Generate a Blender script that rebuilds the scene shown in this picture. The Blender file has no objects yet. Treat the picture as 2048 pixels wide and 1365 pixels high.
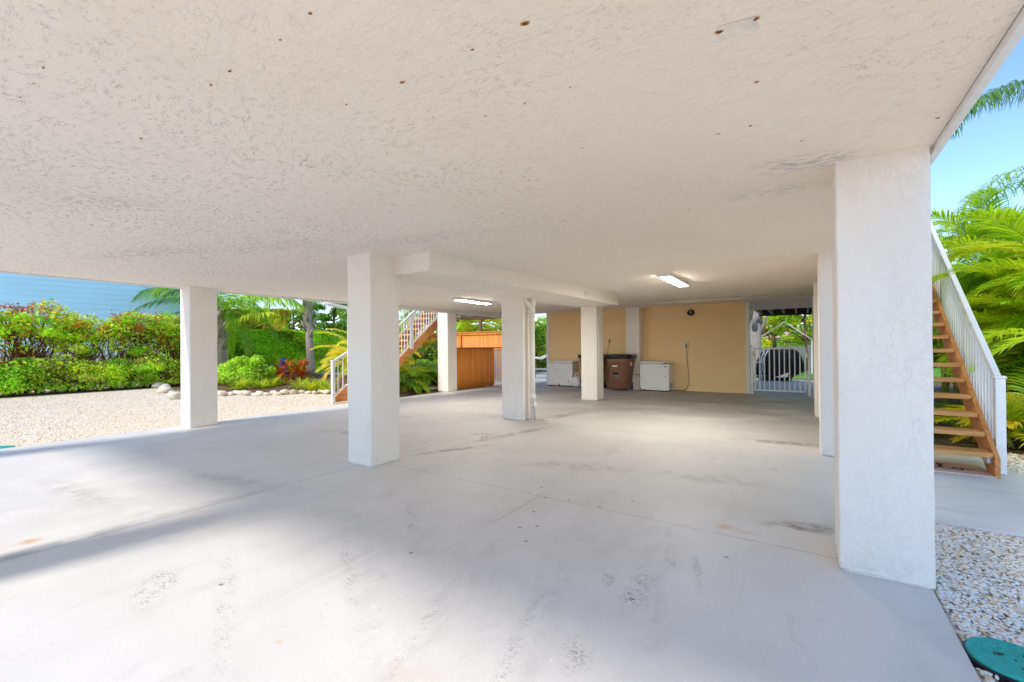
import bpy, bmesh, math, random
import numpy as np
from mathutils import Vector, Matrix
random.seed(7)
rng = np.random.default_rng(11)
R = math.radians
SC = bpy.context.scene
COL = SC.collection
pi = math.pi

# ------------------------------------------------------------------ camera numbers (solved from the photo's vanishing lines)
F_PX, PITCH, ROLL, YAW, CY, EYE = 872.55, 0.00511, -0.00728, 0.58935, 9.02, 1.4
FW = np.array([-math.sin(YAW)*math.cos(PITCH), math.cos(YAW)*math.cos(PITCH), math.sin(PITCH)])
RT0 = np.array([math.cos(YAW), math.sin(YAW), 0.0]); UP0 = np.cross(RT0, FW)
RT = math.cos(ROLL)*RT0 + math.sin(ROLL)*UP0
UP = -math.sin(ROLL)*RT0 + math.cos(ROLL)*UP0
CAM = np.array([0, 0, EYE])
def ray(x, y): return FW + RT*(x-1024)/F_PX - UP*(y-682.5-CY)/F_PX
def gz(x, y, z=0.0):
    q = ray(x, y); return CAM + q*(z-EYE)/q[2]
def gy(x, y, Y):
    q = ray(x, y); return CAM + q*Y/q[1]
def gx(x, y, X):
    q = ray(x, y); return CAM + q*X/q[0]
def gd(x, y, D): return CAM + ray(x, y)*D
def ceil_z(y): return 2.54 + max(0.0, y-4)*0.0155

# ------------------------------------------------------------------ mesh helpers
class MB:
    def __init__(s): s.v=[]; s.f=[]; s.m=[]
    def add(s, V, Fc, mi=0):
        o=len(s.v); s.v+=[tuple(map(float,p)) for p in V]; s.f+=[tuple(i+o for i in q) for q in Fc]; s.m+=[mi]*len(Fc); return s
    def box(s,x0,x1,y0,y1,z0,z1,mi=0,top=None):
        t=top or (0,0)
        V=[(x0,y0,z0),(x1,y0,z0),(x1,y1,z0),(x0,y1,z0),(x0-t[0],y0-t[1],z1),(x1+t[0],y0-t[1],z1),(x1+t[0],y1+t[1],z1),(x0-t[0],y1+t[1],z1)]
        return s.add(V,[(3,2,1,0),(4,5,6,7),(0,1,5,4),(1,2,6,5),(2,3,7,6),(3,0,4,7)],mi)
    def bar(s,a,b,w,t,mi=0,up=(0,0,1)):
        a=Vector(a);b=Vector(b);d=(b-a).normalized();u=Vector(up)
        sd=d.cross(u)
        if sd.length<1e-4: sd=d.cross(Vector((1,0,0)))
        sd.normalize();u=sd.cross(d).normalized()
        V=[]
        for p in (a,b):
            for i,j in((-1,-1),(1,-1),(1,1),(-1,1)): V.append(p+sd*(i*w/2)+u*(j*t/2))
        return s.add(V,[(0,1,2,3),(7,6,5,4),(0,4,5,1),(1,5,6,2),(2,6,7,3),(3,7,4,0)],mi)
    def tube(s,pts,r,n=8,mi=0,cap=True):
        pts=[Vector(p) for p in pts]; k=len(pts)
        rs=r if hasattr(r,'__len__') else [r]*k
        V=[];Fc=[];prev=None
        for i,p in enumerate(pts):
            d=(pts[min(i+1,k-1)]-pts[max(i-1,0)]).normalized()
            if prev is None:
                u=d.orthogonal().normalized()
            else:
                u=(prev-d*prev.dot(d))
                u=u.normalized() if u.length>1e-6 else d.orthogonal().normalized()
            prev=u; w=d.cross(u)
            for j in range(n):
                a=2*pi*j/n; V.append(p+(u*math.cos(a)+w*math.sin(a))*rs[i])
        for i in range(k-1):
            for j in range(n):
                Fc.append((i*n+j,i*n+(j+1)%n,(i+1)*n+(j+1)%n,(i+1)*n+j))
        if cap: Fc+= [tuple(range(n-1,-1,-1)), tuple((k-1)*n+j for j in range(n))]
        return s.add(V,Fc,mi)
    def lathe(s,prof,c=(0,0,0),n=24,mi=0,axis='z',sq=None):
        V=[];Fc=[];k=len(prof)
        for r,z in prof:
            for j in range(n):
                a=2*pi*j/n; x,y=r*math.cos(a),r*math.sin(a)
                p=(x,y,z) if axis=='z' else ((z,x,y) if axis=='x' else (x,z,y))
                V.append((p[0]+c[0],p[1]+c[1],p[2]+c[2]))
        for i in range(k-1):
            for j in range(n): Fc.append((i*n+j,i*n+(j+1)%n,(i+1)*n+(j+1)%n,(i+1)*n+j))
        Fc+=[tuple(range(n-1,-1,-1)),tuple((k-1)*n+j for j in range(n))]
        return s.add(V,Fc,mi)
    def rings(s,rings,mi=0):
        n=len(rings[0]);V=[p for r in rings for p in r];Fc=[]
        for i in range(len(rings)-1):
            for j in range(n): Fc.append((i*n+j,i*n+(j+1)%n,(i+1)*n+(j+1)%n,(i+1)*n+j))
        Fc+=[tuple(range(n-1,-1,-1)),tuple((len(rings)-1)*n+j for j in range(n))]
        return s.add(V,Fc,mi)
    def build(s,name,mats,parent=None,bevel=0,smooth=False,seg=2):
        me=bpy.data.meshes.new(name); me.from_pydata(s.v,[],s.f)
        mats=mats if isinstance(mats,(list,tuple)) else [mats]
        for m in mats: me.materials.append(m)
        if len(mats)>1: me.polygons.foreach_set('material_index',s.m)
        bm=bmesh.new(); bm.from_mesh(me); bmesh.ops.recalc_face_normals(bm,faces=bm.faces); bm.to_mesh(me); bm.free()
        if smooth: me.polygons.foreach_set('use_smooth',[True]*len(me.polygons))
        o=bpy.data.objects.new(name,me); COL.objects.link(o)
        if parent: o.parent=parent; o.matrix_parent_inverse=Matrix.Translation(parent.location).inverted()
        if bevel:
            b=o.modifiers.new('bevel','BEVEL'); b.width=bevel; b.segments=seg; b.limit_method='ANGLE'; b.angle_limit=R(40)
            me.polygons.foreach_set('use_smooth',[True]*len(me.polygons))
            wn=o.modifiers.new('wn','WEIGHTED_NORMAL'); wn.keep_sharp=False
        return o

def tag(o,label=None,cat=None,group=None,kind=None):
    if label: o['label']=label
    if cat: o['category']=cat
    if group: o['group']=group
    if kind: o['kind']=kind
    return o
def thing(name,label,cat,loc=(0,0,0),group=None):
    o=bpy.data.objects.new(name,None); COL.objects.link(o); o.location=loc; o.empty_display_size=.1
    return tag(o,label,cat,group)
def npmesh(name,V,Fc,C,m,parent=None,smooth=False):
    V=np.asarray(V,np.float32);Fc=np.asarray(Fc,np.int32)
    me=bpy.data.meshes.new(name); k=Fc.shape[1];nf=len(Fc)
    me.vertices.add(len(V)); me.vertices.foreach_set('co',V.ravel())
    me.loops.add(nf*k); me.loops.foreach_set('vertex_index',Fc.ravel())
    me.polygons.add(nf); me.polygons.foreach_set('loop_start',np.arange(0,nf*k,k,dtype=np.int32))
    me.polygons.foreach_set('loop_total',np.full(nf,k,np.int32))
    me.update(calc_edges=True)
    if smooth: me.polygons.foreach_set('use_smooth',[True]*nf)
    if C is not None:
        at=me.attributes.new('Col','FLOAT_COLOR','POINT')
        c4=np.ones((len(V),4),np.float32); c4[:,:3]=C; at.data.foreach_set('color',c4.ravel())
    me.materials.append(m)
    o=bpy.data.objects.new(name,me); COL.objects.link(o)
    if parent: o.parent=parent; o.matrix_parent_inverse=Matrix.Translation(parent.location).inverted()
    return o

# ------------------------------------------------------------------ material helpers
class NT:
    def __init__(s,name):
        s.m=bpy.data.materials.new(name); s.m.use_nodes=True; s.t=s.m.node_tree; s.t.nodes.clear()
        s.out=s.t.nodes.new('ShaderNodeOutputMaterial')
        s.p=s.nd('TexCoord').outputs['Object']
    def put(s,n,k,v):
        i=n.inputs[k]
        if isinstance(v,bpy.types.NodeSocket): s.t.links.new(v,i)
        else:
            if isinstance(v,(tuple,list)) and len(v)==3 and i.type=='RGBA': v=(*v,1)
            i.default_value=v
    def nd(s,t,ins=None,**pr):
        n=s.t.nodes.new('ShaderNode'+t)
        for k,v in pr.items(): setattr(n,k,v)
        for k,v in (ins or {}).items(): s.put(n,k,v)
        return n
    def noise(s,scale,detail=3,rough=.55,dist=0,vec=None,out=0):
        return s.nd('TexNoise',{'Vector':vec or s.p,'Scale':scale,'Detail':detail,'Roughness':rough,'Distortion':dist}).outputs[out]
    def vor(s,scale,vec=None,feature='F1',out='Distance',rnd=1):
        return s.nd('TexVoronoi',{'Vector':vec or s.p,'Scale':scale,'Randomness':rnd},feature=feature).outputs[out]
    def mp(s,scale=(1,1,1),loc=(0,0,0),rot=(0,0,0),kind='POINT',vec=None):
        return s.nd('Mapping',{'Vector':vec or s.p,'Location':loc,'Rotation':rot,'Scale':scale},vector_type=kind).outputs[0]
    def ma(s,op,a,b=0.0,c=None):
        n=s.nd('Math',operation=op); s.put(n,0,a); s.put(n,1,b)
        if c is not None: s.put(n,2,c)
        return n.outputs[0]
    def rng(s,v,a,b,c=0.0,d=1.0,smooth=True):
        n=s.nd('MapRange',{'Value':v,'From Min':a,'From Max':b,'To Min':c,'To Max':d},interpolation_type='SMOOTHSTEP' if smooth else 'LINEAR')
        return n.outputs[0]
    def mix(s,f,a,b):
        n=s.nd('Mix',data_type='RGBA'); s.put(n,0,f); s.put(n,6,a); s.put(n,7,b); return n.outputs[2]
    def ell(s,cx,cy,rx,ry,rot=0,soft=.5):
        v=s.mp((rx,ry,1),(cx,cy,0),(0,0,rot),'TEXTURE')
        v=s.nd('VectorMath',{0:v,1:(1,1,0)},operation='MULTIPLY').outputs[0]
        l=s.nd('VectorMath',{0:v},operation='LENGTH').outputs['Value']
        return s.rng(l,1,1-soft)
    def xyz(s,vec=None):
        n=s.nd('SeparateXYZ',{0:vec or s.p}); return n.outputs
    def bump(s,h,strength=.3,dist=.01,nrm=None):
        i={'Height':h,'Strength':strength,'Distance':dist}
        if nrm: i['Normal']=nrm
        return s.nd('Bump',i).outputs[0]
    def bsdf(s,color,rough=.6,spec=.4,metal=0,nrm=None,**k):
        i={'Base Color':color,'Roughness':rough,'Specular IOR Level':spec,'Metallic':metal}
        if nrm: i['Normal']=nrm
        i.update(k)
        b=s.nd('BsdfPrincipled',i)
        s.t.links.new(b.outputs[0],s.out.inputs[0]); return b

MATS={}
def simple(name,col,rough=.5,spec=.4,metal=0,var=.06,sc=14,bump=.05):
    if name in MATS: return MATS[name]
    n=NT(name); f=n.noise(sc,4)
    a=tuple(max(0,c*(1-var*2)) for c in col); b=tuple(min(1,c*(1+var)) for c in col)
    c=n.mix(n.rng(f,.3,.7),a,b)
    n.bsdf(c,n.rng(f,.2,.8,rough-.06,rough+.08),spec,metal,n.bump(n.noise(sc*6,2),bump,.004))
    MATS[name]=n.m; return n.m

def m_stucco_ceiling():
    n=NT('ceiling_stucco')
    warp=n.noise(1.1,2,out=1)
    v=n.nd('VectorMath',{0:n.p,1:n.nd('VectorMath',{0:warp,'Scale':.5},operation='SCALE').outputs[0]},operation='ADD').outputs[0]
    va=n.mp((1,1.9,1),rot=(0,0,R(24)),vec=v)
    n1=n.noise(9.5,5,.62,.6,va)
    n2=n.noise(27,3,.55,.3,va)
    pl=n.rng(n1,.47,.535)                      # trowelled islands
    pl2=n.rng(n2,.46,.56)
    l1=n.rng(n.ma('ABSOLUTE',n.ma('SUBTRACT',n1,.5)),.0080,.003)
    l2=n.rng(n.ma('ABSOLUTE',n.ma('SUBTRACT',n2,.53)),.017,.006)
    brk=n.rng(n.noise(17,2,vec=va),.46,.58)
    dens=n.rng(n.noise(.9,4,.6,.5,vec=n.mp(loc=(3.3,1.2,0))),.42,.66)
    sx=n.xyz()
    left=n.rng(sx[0],-.6,-4.5)                 # more dirt lines on the yard side, and its painted light tint
    d=n.ma('ADD',n.ma('MULTIPLY',dens,.55),n.ma('MULTIPLY',left,.7))
    ln=n.ma('MULTIPLY',n.ma('MAXIMUM',n.ma('MULTIPLY',l1,brk),n.ma('MULTIPLY',n.ma('MULTIPLY',l2,brk),.85)),n.ma('MULTIPLY',n.ma('ADD',d,.12),n.rng(sx[1],5.0,2.2,.45,1.0)))
    base=n.mix(n.rng(n.noise(.6,3),.35,.65),(.885,.76,.625),(.91,.795,.67))
    base=n.mix(n.ma('MULTIPLY',pl,.12),base,(.93,.845,.75))
    base=n.mix(n.ma('MULTIPLY',left,.55),base,(.83,.825,.81))  # neutral cast of the yard-side light mixed into the colour
    # mildew patches
    for (cx,cy,rx,ry,ro,a) in [(-6.3,1.9,1.5,.35,.3,.4),(-5,2.5,1.2,.3,.2,.25),(-3.6,3.2,1.6,.3,.15,.22),(.02,3.28,.45,.22,.2,.55),(-.2,3.75,.5,.2,.1,.3),(-4.5,1.0,.7,.3,.6,.3),(-.4,6.9,.5,.25,0,.18)]:
        mk=n.ma('MULTIPLY',n.ell(cx,cy,rx,ry,ro,.9),n.rng(n.noise(14,4,vec=va),.42,.62))
        base=n.mix(n.ma('MULTIPLY',mk,a),base,(.33,.32,.30))
    col=n.mix(n.ma('MULTIPLY',ln,.92),base,(.22,.185,.15))
    lap=n.noise(1.6,2,.5,.6,n.mp((.6,3,1),rot=(0,0,R(20))))
    h=n.ma('ADD',n.ma('ADD',n.ma('MULTIPLY',pl,.8),n.ma('MULTIPLY',pl2,.45)),n.ma('MULTIPLY',lap,2.2))
    n.bsdf(col,.85,.15,nrm=n.bump(h,.34,.006))
    return n.m
def m_stucco_col():
    n=NT('column_stucco')
    v=n.mp((1,1,.6))
    n1=n.noise(24,4,.6,.5,v); n2=n.noise(60,3,.55,.2,v)
    big=n.rng(n.noise(1.3,4,vec=n.mp((1,1,.4))),.35,.7)
    pat=n.rng(n.noise(2.2,3),.35,.6)
    base=n.mix(big,(.855,.785,.71),(.895,.835,.77))
    base=n.mix(n.ma('MULTIPLY',n.rng(n.noise(5,5,.65,.4,n.mp((1,1,.3))),.55,.75),.22),base,(.62,.57,.51))
    z=n.xyz()[2]
    grime=n.ma('MULTIPLY',n.rng(z,.22,.0),n.rng(n.noise(11,4,.65),.46,.66))
    base=n.mix(n.ma('MULTIPLY',grime,.25),base,(.50,.43,.35))
    h=n.ma('ADD',n.ma('MULTIPLY',n.rng(n1,.44,.54),n.ma('ADD',n.ma('MULTIPLY',pat,.8),.25)),n.ma('MULTIPLY',n2,.4))
    n.bsdf(base,.82,.2,nrm=n.bump(h,.5,.006)); return n.m
def m_floor():
    n=NT('garage_concrete')
    x,y,_=n.xyz()
    big=n.noise(.55,4,.6,.4); mid=n.noise(2.6,5,.65,.6); fine=n.noise(60,3)
    stre=n.noise(1.4,4,.6,.3,n.mp((3.2,.55,1),rot=(0,0,R(-12))))
    base=n.mix(n.rng(big,.3,.7),(.60,.578,.55),(.695,.672,.64))
    base=n.mix(n.ma('MULTIPLY',n.rng(mid,.42,.70),.6),base,(.71,.685,.65))
    base=n.mix(n.ma('MULTIPLY',n.rng(stre,.50,.74),.24),base,(.46,.44,.415))
    base=n.mix(n.ma('MULTIPLY',n.rng(fine,.4,.7),.12),base,(.40,.39,.38))
    base=n.mix(n.ma('MULTIPLY',n.rng(y,4.5,10.5),n.rng(n.noise(.8,4,.6),.25,.6,.45,1)),base,(.37,.36,.35))  # stained darker towards the back, also toning down the lamplight there
    # broom finish in front
    bro=n.nd('TexWave',{'Vector':n.mp(rot=(0,0,R(4))),'Scale':22,'Distortion':1.2,'Detail':2},bands_direction='X').outputs[1]
    base=n.mix(n.ma('MULTIPLY',n.ma('MULTIPLY',bro,n.rng(y,2.8,1.2)),.07),base,(.3,.3,.3))
    def stain(m,c,a):
        nonlocal base; base=n.mix(n.ma('MULTIPLY',m,a),base,c)
    blot=n.rng(n.noise(5,5,.7,.8),.38,.58); blot2=n.rng(n.noise(11,4,.7,1.5),.46,.6)
    for cx,cy,rx,ry,ro,a in [(-4.0,4.6,.9,.13,1.1,.45),(-4.9,4.0,.5,.16,.3,.4),(-3.9,6.0,1.3,.18,1.35,.4),(-6.2,4.6,1.0,.22,.3,.35),(-4.15,7.9,1.6,.3,1.4,.4),(-3.4,9.6,1.2,.4,.6,.35),
                             (-2.2,11.8,2.2,.5,.1,.45),(-.7,12.6,1.4,.7,.2,.6),(-.6,10.4,1.0,.5,.2,.4),(-5.8,12.9,1.3,.4,0,.4),(-.3,7.4,.9,.22,.1,.5),(.0,4.05,.42,.16,.35,.6),(-2.2,4.7,.9,.3,.3,.22),(-.9,5.0,.9,.25,.2,.25),(-7,6,1.3,.3,.9,.25),(-5.2,2.2,.9,.2,.2,.18),(-6,1.2,1.4,.2,.1,.18)]:
        stain(n.ma('MULTIPLY',n.ell(cx,cy,rx,ry,ro,.95),blot),(.20,.165,.14),min(.9,a*1.45))
    for cx,cy,rx,ry,ro,a in [(-4.12,5.38,.12,.32,.5,.9),(-4.36,5.62,.28,.07,.6,.8),(-4.0,6.9,.3,.05,1.2,.6),(-3.9,9.1,.5,.1,.5,.5)]:
        stain(n.ma('MULTIPLY',n.ell(cx,cy,rx,ry,ro,.8),blot2),(.15,.075,.055),min(1,a*1.25))
    wet=n.noise(2.1,6,.7,1.2,n.mp((1.1,.8,1),rot=(0,0,R(25))))
    stain(n.rng(wet,.54,.74),(.42,.40,.375),.34)
    stain(n.ma('MULTIPLY',n.rng(n.noise(24,4,.7),.60,.72),n.rng(n.noise(1.2,3),.42,.62)),(.30,.28,.26),.45)
    for cx,cy,rx,ry,ro,a in [(-1.15,1.9,.16,2.4,.28,.28),(-2.55,1.9,.16,2.4,1.0,.25),(-.75,2.6,.14,1.3,.28,.30),(-1.75,2.2,.14,2.2,.33,.22)]:
        stain(n.ma('MULTIPLY',n.ell(cx,cy,rx,ry,ro,.9),n.rng(n.noise(5,5,.7,.3,n.mp((1.5,.8,1),rot=(0,0,ro))),.44,.66)),(.32,.31,.305),a*.85)
    # joints
    def joint(coord,at,w,mask=None,a=.7):
        m=n.rng(n.ma('ABSOLUTE',n.ma('SUBTRACT',n.ma('ADD',coord,n.ma('MULTIPLY',n.ma('SUBTRACT',n.noise(9,2),.5),.012)),at)),w,w*.35)
        if mask is not None: m=n.ma('MULTIPLY',m,mask)
        m=n.ma('MULTIPLY',m,n.rng(n.noise(3,3),.3,.5,.35,1))
        stain(m,(.16,.15,.14),a)
    joint(y,3.57,.007,n.ma('GREATER_THAN',x,-4.46),.5)
    joint(x,-4.46,.010,None,.5)
    joint(y,7.02,.010,n.ma('GREATER_THAN',x,-4.4),.5)
    joint(x,-2.08,.006,n.ma('MULTIPLY',n.ma('LESS_THAN',y,3.57),n.rng(y,2.6,3.0)),.55)
    joint(y,10.6,.010,None,.45)
    # dark band along the joint towards the yard
    stain(n.ma('MULTIPLY',n.rng(n.ma('ABSOLUTE',n.ma('SUBTRACT',x,-4.52)),.14,.02),n.ma('MULTIPLY',n.rng(y,3.2,.2),n.rng(n.noise(4,4),.35,.6))),(.20,.20,.20),.5)
    # tyre prints
    def tyre(cx,cy,rx,ry,ro,a,s=17,c=(.14,.135,.14)):
        v=n.mp((1,2.1,1),rot=(0,0,-ro))
        e=n.rng(n.vor(s*1.7,v,'DISTANCE_TO_EDGE',rnd=.75),.05,.22)
        stain(n.ma('MULTIPLY',n.ma('MULTIPLY',n.ell(cx,cy,rx*1.15,ry*1.2,ro,.95),e),n.rng(n.noise(9,4,.65),.36,.62)),c,a)
    tyre(-.80,2.40,.11,.14,.3,1.0); tyre(-.82,2.64,.10,.18,.3,.8); tyre(-.98,2.52,.08,.14,.3,.6)
    tyre(-.57,2.92,.035,.30,.25,.8,20); tyre(-.75,3.0,.05,.24,.25,.7,18); tyre(-.85,3.35,.04,.24,.25,.4,18)
    tyre(-.87,1.83,.10,.20,.2,.6,14,(.25,.22,.19)); tyre(-1.15,1.75,.05,.6,.3,.5,18,(.22,.21,.2)); tyre(-1.62,1.6,.05,.7,.35,.5,18,(.22,.21,.2))
    tyre(-3.2,.97,.14,.28,1.0,.8,13); tyre(-2.72,1.15,.07,.9,1.15,.5,17); tyre(-2.68,2.52,.08,.4,.9,.8,16); tyre(-2.45,1.75,.06,.7,1.0,.45,17)
    tyre(-2.2,4.6,.06,.28,.6,.25,18); tyre(-1.5,4.5,.05,.3,.6,.3,18)
    # orange rust spots and oil drops
    for cx,cy,rx,ry,a in [(-.50,3.73,.12,.07,.75),(-.36,3.70,.12,.05,.4),(.30,4.05,.03,.03,.5),(-4.75,.70,.10,.09,.8),(-2.1,1.12,.025,.02,.5),(-.62,1.66,.03,.02,.5),(-1.4,1.3,.25,.15,.12),(.05,2.9,.03,.015,.4)]:
        stain(n.ma('MULTIPLY',n.ell(cx,cy,rx,ry,.2,.9),n.rng(n.noise(9,3),.3,.6,.3,1)),(.62,.33,.12),a)
    for cx,cy in [(-2.02,3.55),(-1.8,3.62),(-1.93,3.2),(-1.75,2.95),(-1.68,2.68),(-1.85,2.86),(-2.2,3.8),(-1.5,3.6),(-.44,3.2),(-2.25,2.1),(-2.9,1.2),(-1.3,3.9)]:
        stain(n.ell(cx,cy,.022,.016,.5,.6),(.12,.12,.13),.8)
    for cx,cy,r in [(-1.95,1.55,.03),(-2.02,2.2,.012),(-.95,1.72,.022),(-3.9,1.0,.03),(-1.2,2.55,.014),(-5.9,2.0,.05)]:
        stain(n.ell(cx,cy,r*.7,r*.5,.4,.8),(.85,.85,.84),.45)
    n.bsdf(base,n.rng(mid,.3,.7,.5,.68),.35,nrm=n.bump(n.ma('ADD',n.ma('MULTIPLY',fine,.4),mid),.08,.006)); return n.m
def m_walk():
    n=NT('walkway_concrete')
    f=n.noise(1.1,5,.6,.3); s=n.noise(1.2,4,.6,.4,n.mp((.5,3.5,1)))
    c=n.mix(n.rng(f,.3,.7),(.68,.67,.66),(.80,.79,.775)); c=n.mix(n.ma('MULTIPLY',n.rng(s,.5,.7),.4),c,(.56,.53,.50))
    n.bsdf(c,.75,.3,nrm=n.bump(n.noise(50,3),.12,.004)); return n.m
def m_gravel(name,cols,sc,bs=.6,dirt=0):
    n=NT(name)
    v=n.nd('TexVoronoi',{'Vector':n.p,'Scale':sc}); r=n.xyz(v.outputs['Color'])
    big=n.noise(.5,4,.6,.5)
    c=n.mix(n.rng(r[0],.15,.5),cols[0],cols[1]); c=n.mix(n.rng(r[1],.62,.85),c,cols[2]); c=n.mix(n.rng(r[2],.9,.97),c,cols[3])
    c=n.mix(n.ma('MULTIPLY',n.rng(big,.35,.65),.35),c,cols[2])
    h=n.ma('SUBTRACT',1.0,v.outputs['Distance'])
    n.bsdf(c,.85,.2,nrm=n.bump(h,bs,.02)); return n.m
def m_wood(name,c1,c2,axis=0,rough=.5,sc=1.0):
    n=NT(name)
    s=[.9,.9,.9]; 
    for i in range(3): s[i]=14*sc if i!=axis else 1.1*sc
    g=n.noise(2.2,5,.65,.8,n.mp(tuple(s))); b=n.noise(1.7,3,.5,0)
    c=n.mix(n.rng(g,.3,.7),c1,c2); c=n.mix(n.ma('MULTIPLY',n.rng(b,.5,.75),.35),c,tuple(x*.55 for x in c1))
    n.bsdf(c,rough,.35,nrm=n.bump(g,.15,.004)); return n.m
def m_siding(name,col,var,rough=.55):
    n=NT(name)
    f=n.noise(.9,4,.6,.3); g=n.noise(3,4,.6,.2,n.mp((.6,.6,9)))
    c=n.mix(n.rng(f,.3,.7),tuple(x*(1-var) for x in col),col); c=n.mix(n.ma('MULTIPLY',n.rng(g,.45,.7),.18),c,tuple(x*.8 for x in col))
    n.bsdf(c,rough,.3,nrm=n.bump(g,.06,.004)); return n.m
def m_leaf(name,trans=.35,rough=.4,bright=1.35):
    n=NT(name)
    a=n.nd('Attribute',attribute_name='Col').outputs['Color']
    b=n.nd('BsdfPrincipled',{'Base Color':a,'Roughness':rough,'Specular IOR Level':.35})
    tc=n.nd('VectorMath',{0:a,1:(bright*1.15,bright,bright*.5)},operation='MULTIPLY').outputs[0]
    t=n.nd('BsdfTranslucent',{'Color':tc})
    mx=n.nd('MixShader',{0:trans,1:b.outputs[0],2:t.outputs[0]}); n.t.links.new(mx.outputs[0],n.out.inputs[0]); return n.m
def m_attr(name,rough=.75,spec=.3,nz=40,bump=.2):
    n=NT(name); a=n.nd('Attribute',attribute_name='Col').outputs['Color']
    f=n.noise(nz,3); c=n.mix(n.rng(f,.3,.7,0,.3),a,n.mix(.5,a,(.55,.45,.33)))
    n.bsdf(c,rough,spec,nrm=n.bump(f,bump,.003)); return n.m
def m_bark(name,c1,c2,ring=9):
    n=NT(name)
    w=n.nd('TexWave',{'Vector':n.p,'Scale':ring,'Distortion':3.5,'Detail':3,'Detail Scale':2},bands_direction='Z').outputs[1]
    f=n.noise(9,5,.65,.5,n.mp((2.5,2.5,.7)))
    c=n.mix(n.rng(f,.3,.7),c1,c2); c=n.mix(n.ma('MULTIPLY',n.rng(w,.6,.95),.4),c,tuple(x*.5 for x in c1))
    n.bsdf(c,.85,.2,nrm=n.bump(n.ma('ADD',w,f),.4,.02)); return n.m
def m_mulch(name,c1,c2):
    n=NT(name); v=n.nd('TexVoronoi',{'Vector':n.mp((1,2.2,1)),'Scale':16}); r=n.xyz(v.outputs['Color'])
    c=n.mix(r[0],c1,c2); n.bsdf(c,.9,.1,nrm=n.bump(v.outputs['Distance'],.7,.03)); return n.m
def m_emit(name,col,st):
    n=NT(name); e=n.nd('Emission',{'Color':col,'Strength':st}); n.t.links.new(e.outputs[0],n.out.inputs[0]); return n.m

M_ceil=m_stucco_ceiling(); M_col=m_stucco_col(); M_floor=m_floor(); M_walk=m_walk()
M_grav=m_gravel('tan_gravel',[(.74,.63,.49),(.86,.76,.62),(.78,.62,.43),(.45,.35,.25)],48)
M_grav2=m_gravel('pebble_bed',[(.72,.68,.63),(.82,.79,.75),(.70,.56,.40),(.45,.38,.30)],45)
M_tread=m_wood('tread_wood',(.56,.25,.065),(.82,.45,.17),0,.5)
M_string=m_wood('stringer_wood',(.48,.18,.05),(.72,.33,.11),1,.55)
M_fencew=m_wood('stained_fence_wood',(.70,.20,.025),(.90,.36,.07),2,.5)
M_dark=m_wood('dark_pergola_wood',(.07,.035,.02),(.13,.065,.035),0,.6)
M_joist=m_wood('grey_joist_wood',(.38,.33,.29),(.50,.45,.40),1,.7)
M_deckb=m_wood('deck_underside_wood',(.07,.045,.04),(.12,.08,.07),0,.7)
M_yel=m_siding('yellow_siding_paint',(.96,.70,.38),.06)
M_blue=m_siding('blue_siding_paint',(.60,.90,.99),.04)
M_trim=simple('white_trim_paint',(.80,.785,.76),.5,var=.03)
M_alu=simple('white_railing_paint',(.80,.81,.83),.32,.5,var=.02,bump=.01)
M_pvc=simple('cream_pipe_paint',(.80,.765,.70),.4,.4,var=.03)
M_appl=simple('freezer_enamel',(.84,.84,.825),.3,.5,var=.025,sc=4,bump=.01)
M_grey=simple('grey_plastic',(.30,.31,.32),.5)
M_black=simple('black_plastic',(.012,.012,.014),.38,.4)
M_bag=simple('black_bin_liner',(.010,.010,.016),.28,.5,bump=.3,sc=20)
M_brown=simple('brown_bin_plastic',(.27,.125,.075),.5,.35,var=.08)
M_metal=simple('galvanised_metal',(.55,.55,.56),.35,.5,.9)
M_rust=simple('rust',(.30,.085,.018),.8,.1,var=.25,sc=60,bump=.4)
M_rust2=simple('rust_stain',(.60,.33,.14),.8,.1,var=.2,sc=60)
M_teal=simple('teal_lid_plastic',(.025,.40,.35),.48,.35,var=.08,sc=30,bump=.25)
M_white=simple('white_sticker',(.82,.82,.80),.5)
M_cover=simple('black_grill_cover',(.010,.011,.016),.9,.1,var=.2,sc=3,bump=.2)
M_mat=simple('coir_mat',(.88,.66,.53),.95,.05,var=.12,sc=120,bump=.8)
M_ink=simple('mat_ink',(.035,.03,.03),.95,.05,var=.2,sc=120,bump=.5)
M_yelh=simple('yellow_handle',(.72,.42,.02),.35)
M_cord=simple('brown_cord',(.22,.15,.085),.5)
M_twig=simple('red_brown_twig',(.22,.085,.05),.85,.1,var=.3,sc=20)
M_stem=simple('areca_stem',(.34,.36,.07),.6,.2,var=.25,sc=12)
M_rock=m_attr('limestone_rock',.9,.15,9,.9)
M_peb=m_attr('pebble_stone',.6,.35,60,.15)
M_leaf=m_leaf('shrub_leaf',.48,.4,1.6); M_palm=m_leaf('palm_leaflet',.45,.35,1.5)
M_bark=m_bark('palm_trunk_bark',(.46,.35,.29),(.68,.56,.48)); M_bark2=m_bark('tree_bark',(.12,.08,.05),(.22,.15,.10),4)
M_mulch=m_mulch('brown_mulch',(.10,.055,.035),(.24,.14,.08)); M_soil=m_mulch('dark_leaf_litter',(.06,.045,.035),(.20,.15,.11))
M_grass=m_mulch('lawn_grass',(.07,.22,.02),(.16,.38,.04)); M_ground=m_mulch('sandy_ground',(.42,.37,.30),(.58,.52,.44))
M_patio=m_siding('patio_concrete',(.52,.52,.52),.12,.75)
M_stone=simple('pale_render',(.78,.68,.60),.8)
M_lamp=m_emit('lamp_diffuser',(1.0,.95,.84),32.0)
M_blueb=simple('blue_barrel_plastic',(.02,.12,.50),.4)
M_hammock=simple('white_rope',(.75,.74,.70),.8)
M_roof=simple('pink_roof_tile',(.55,.36,.30),.8)

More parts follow.
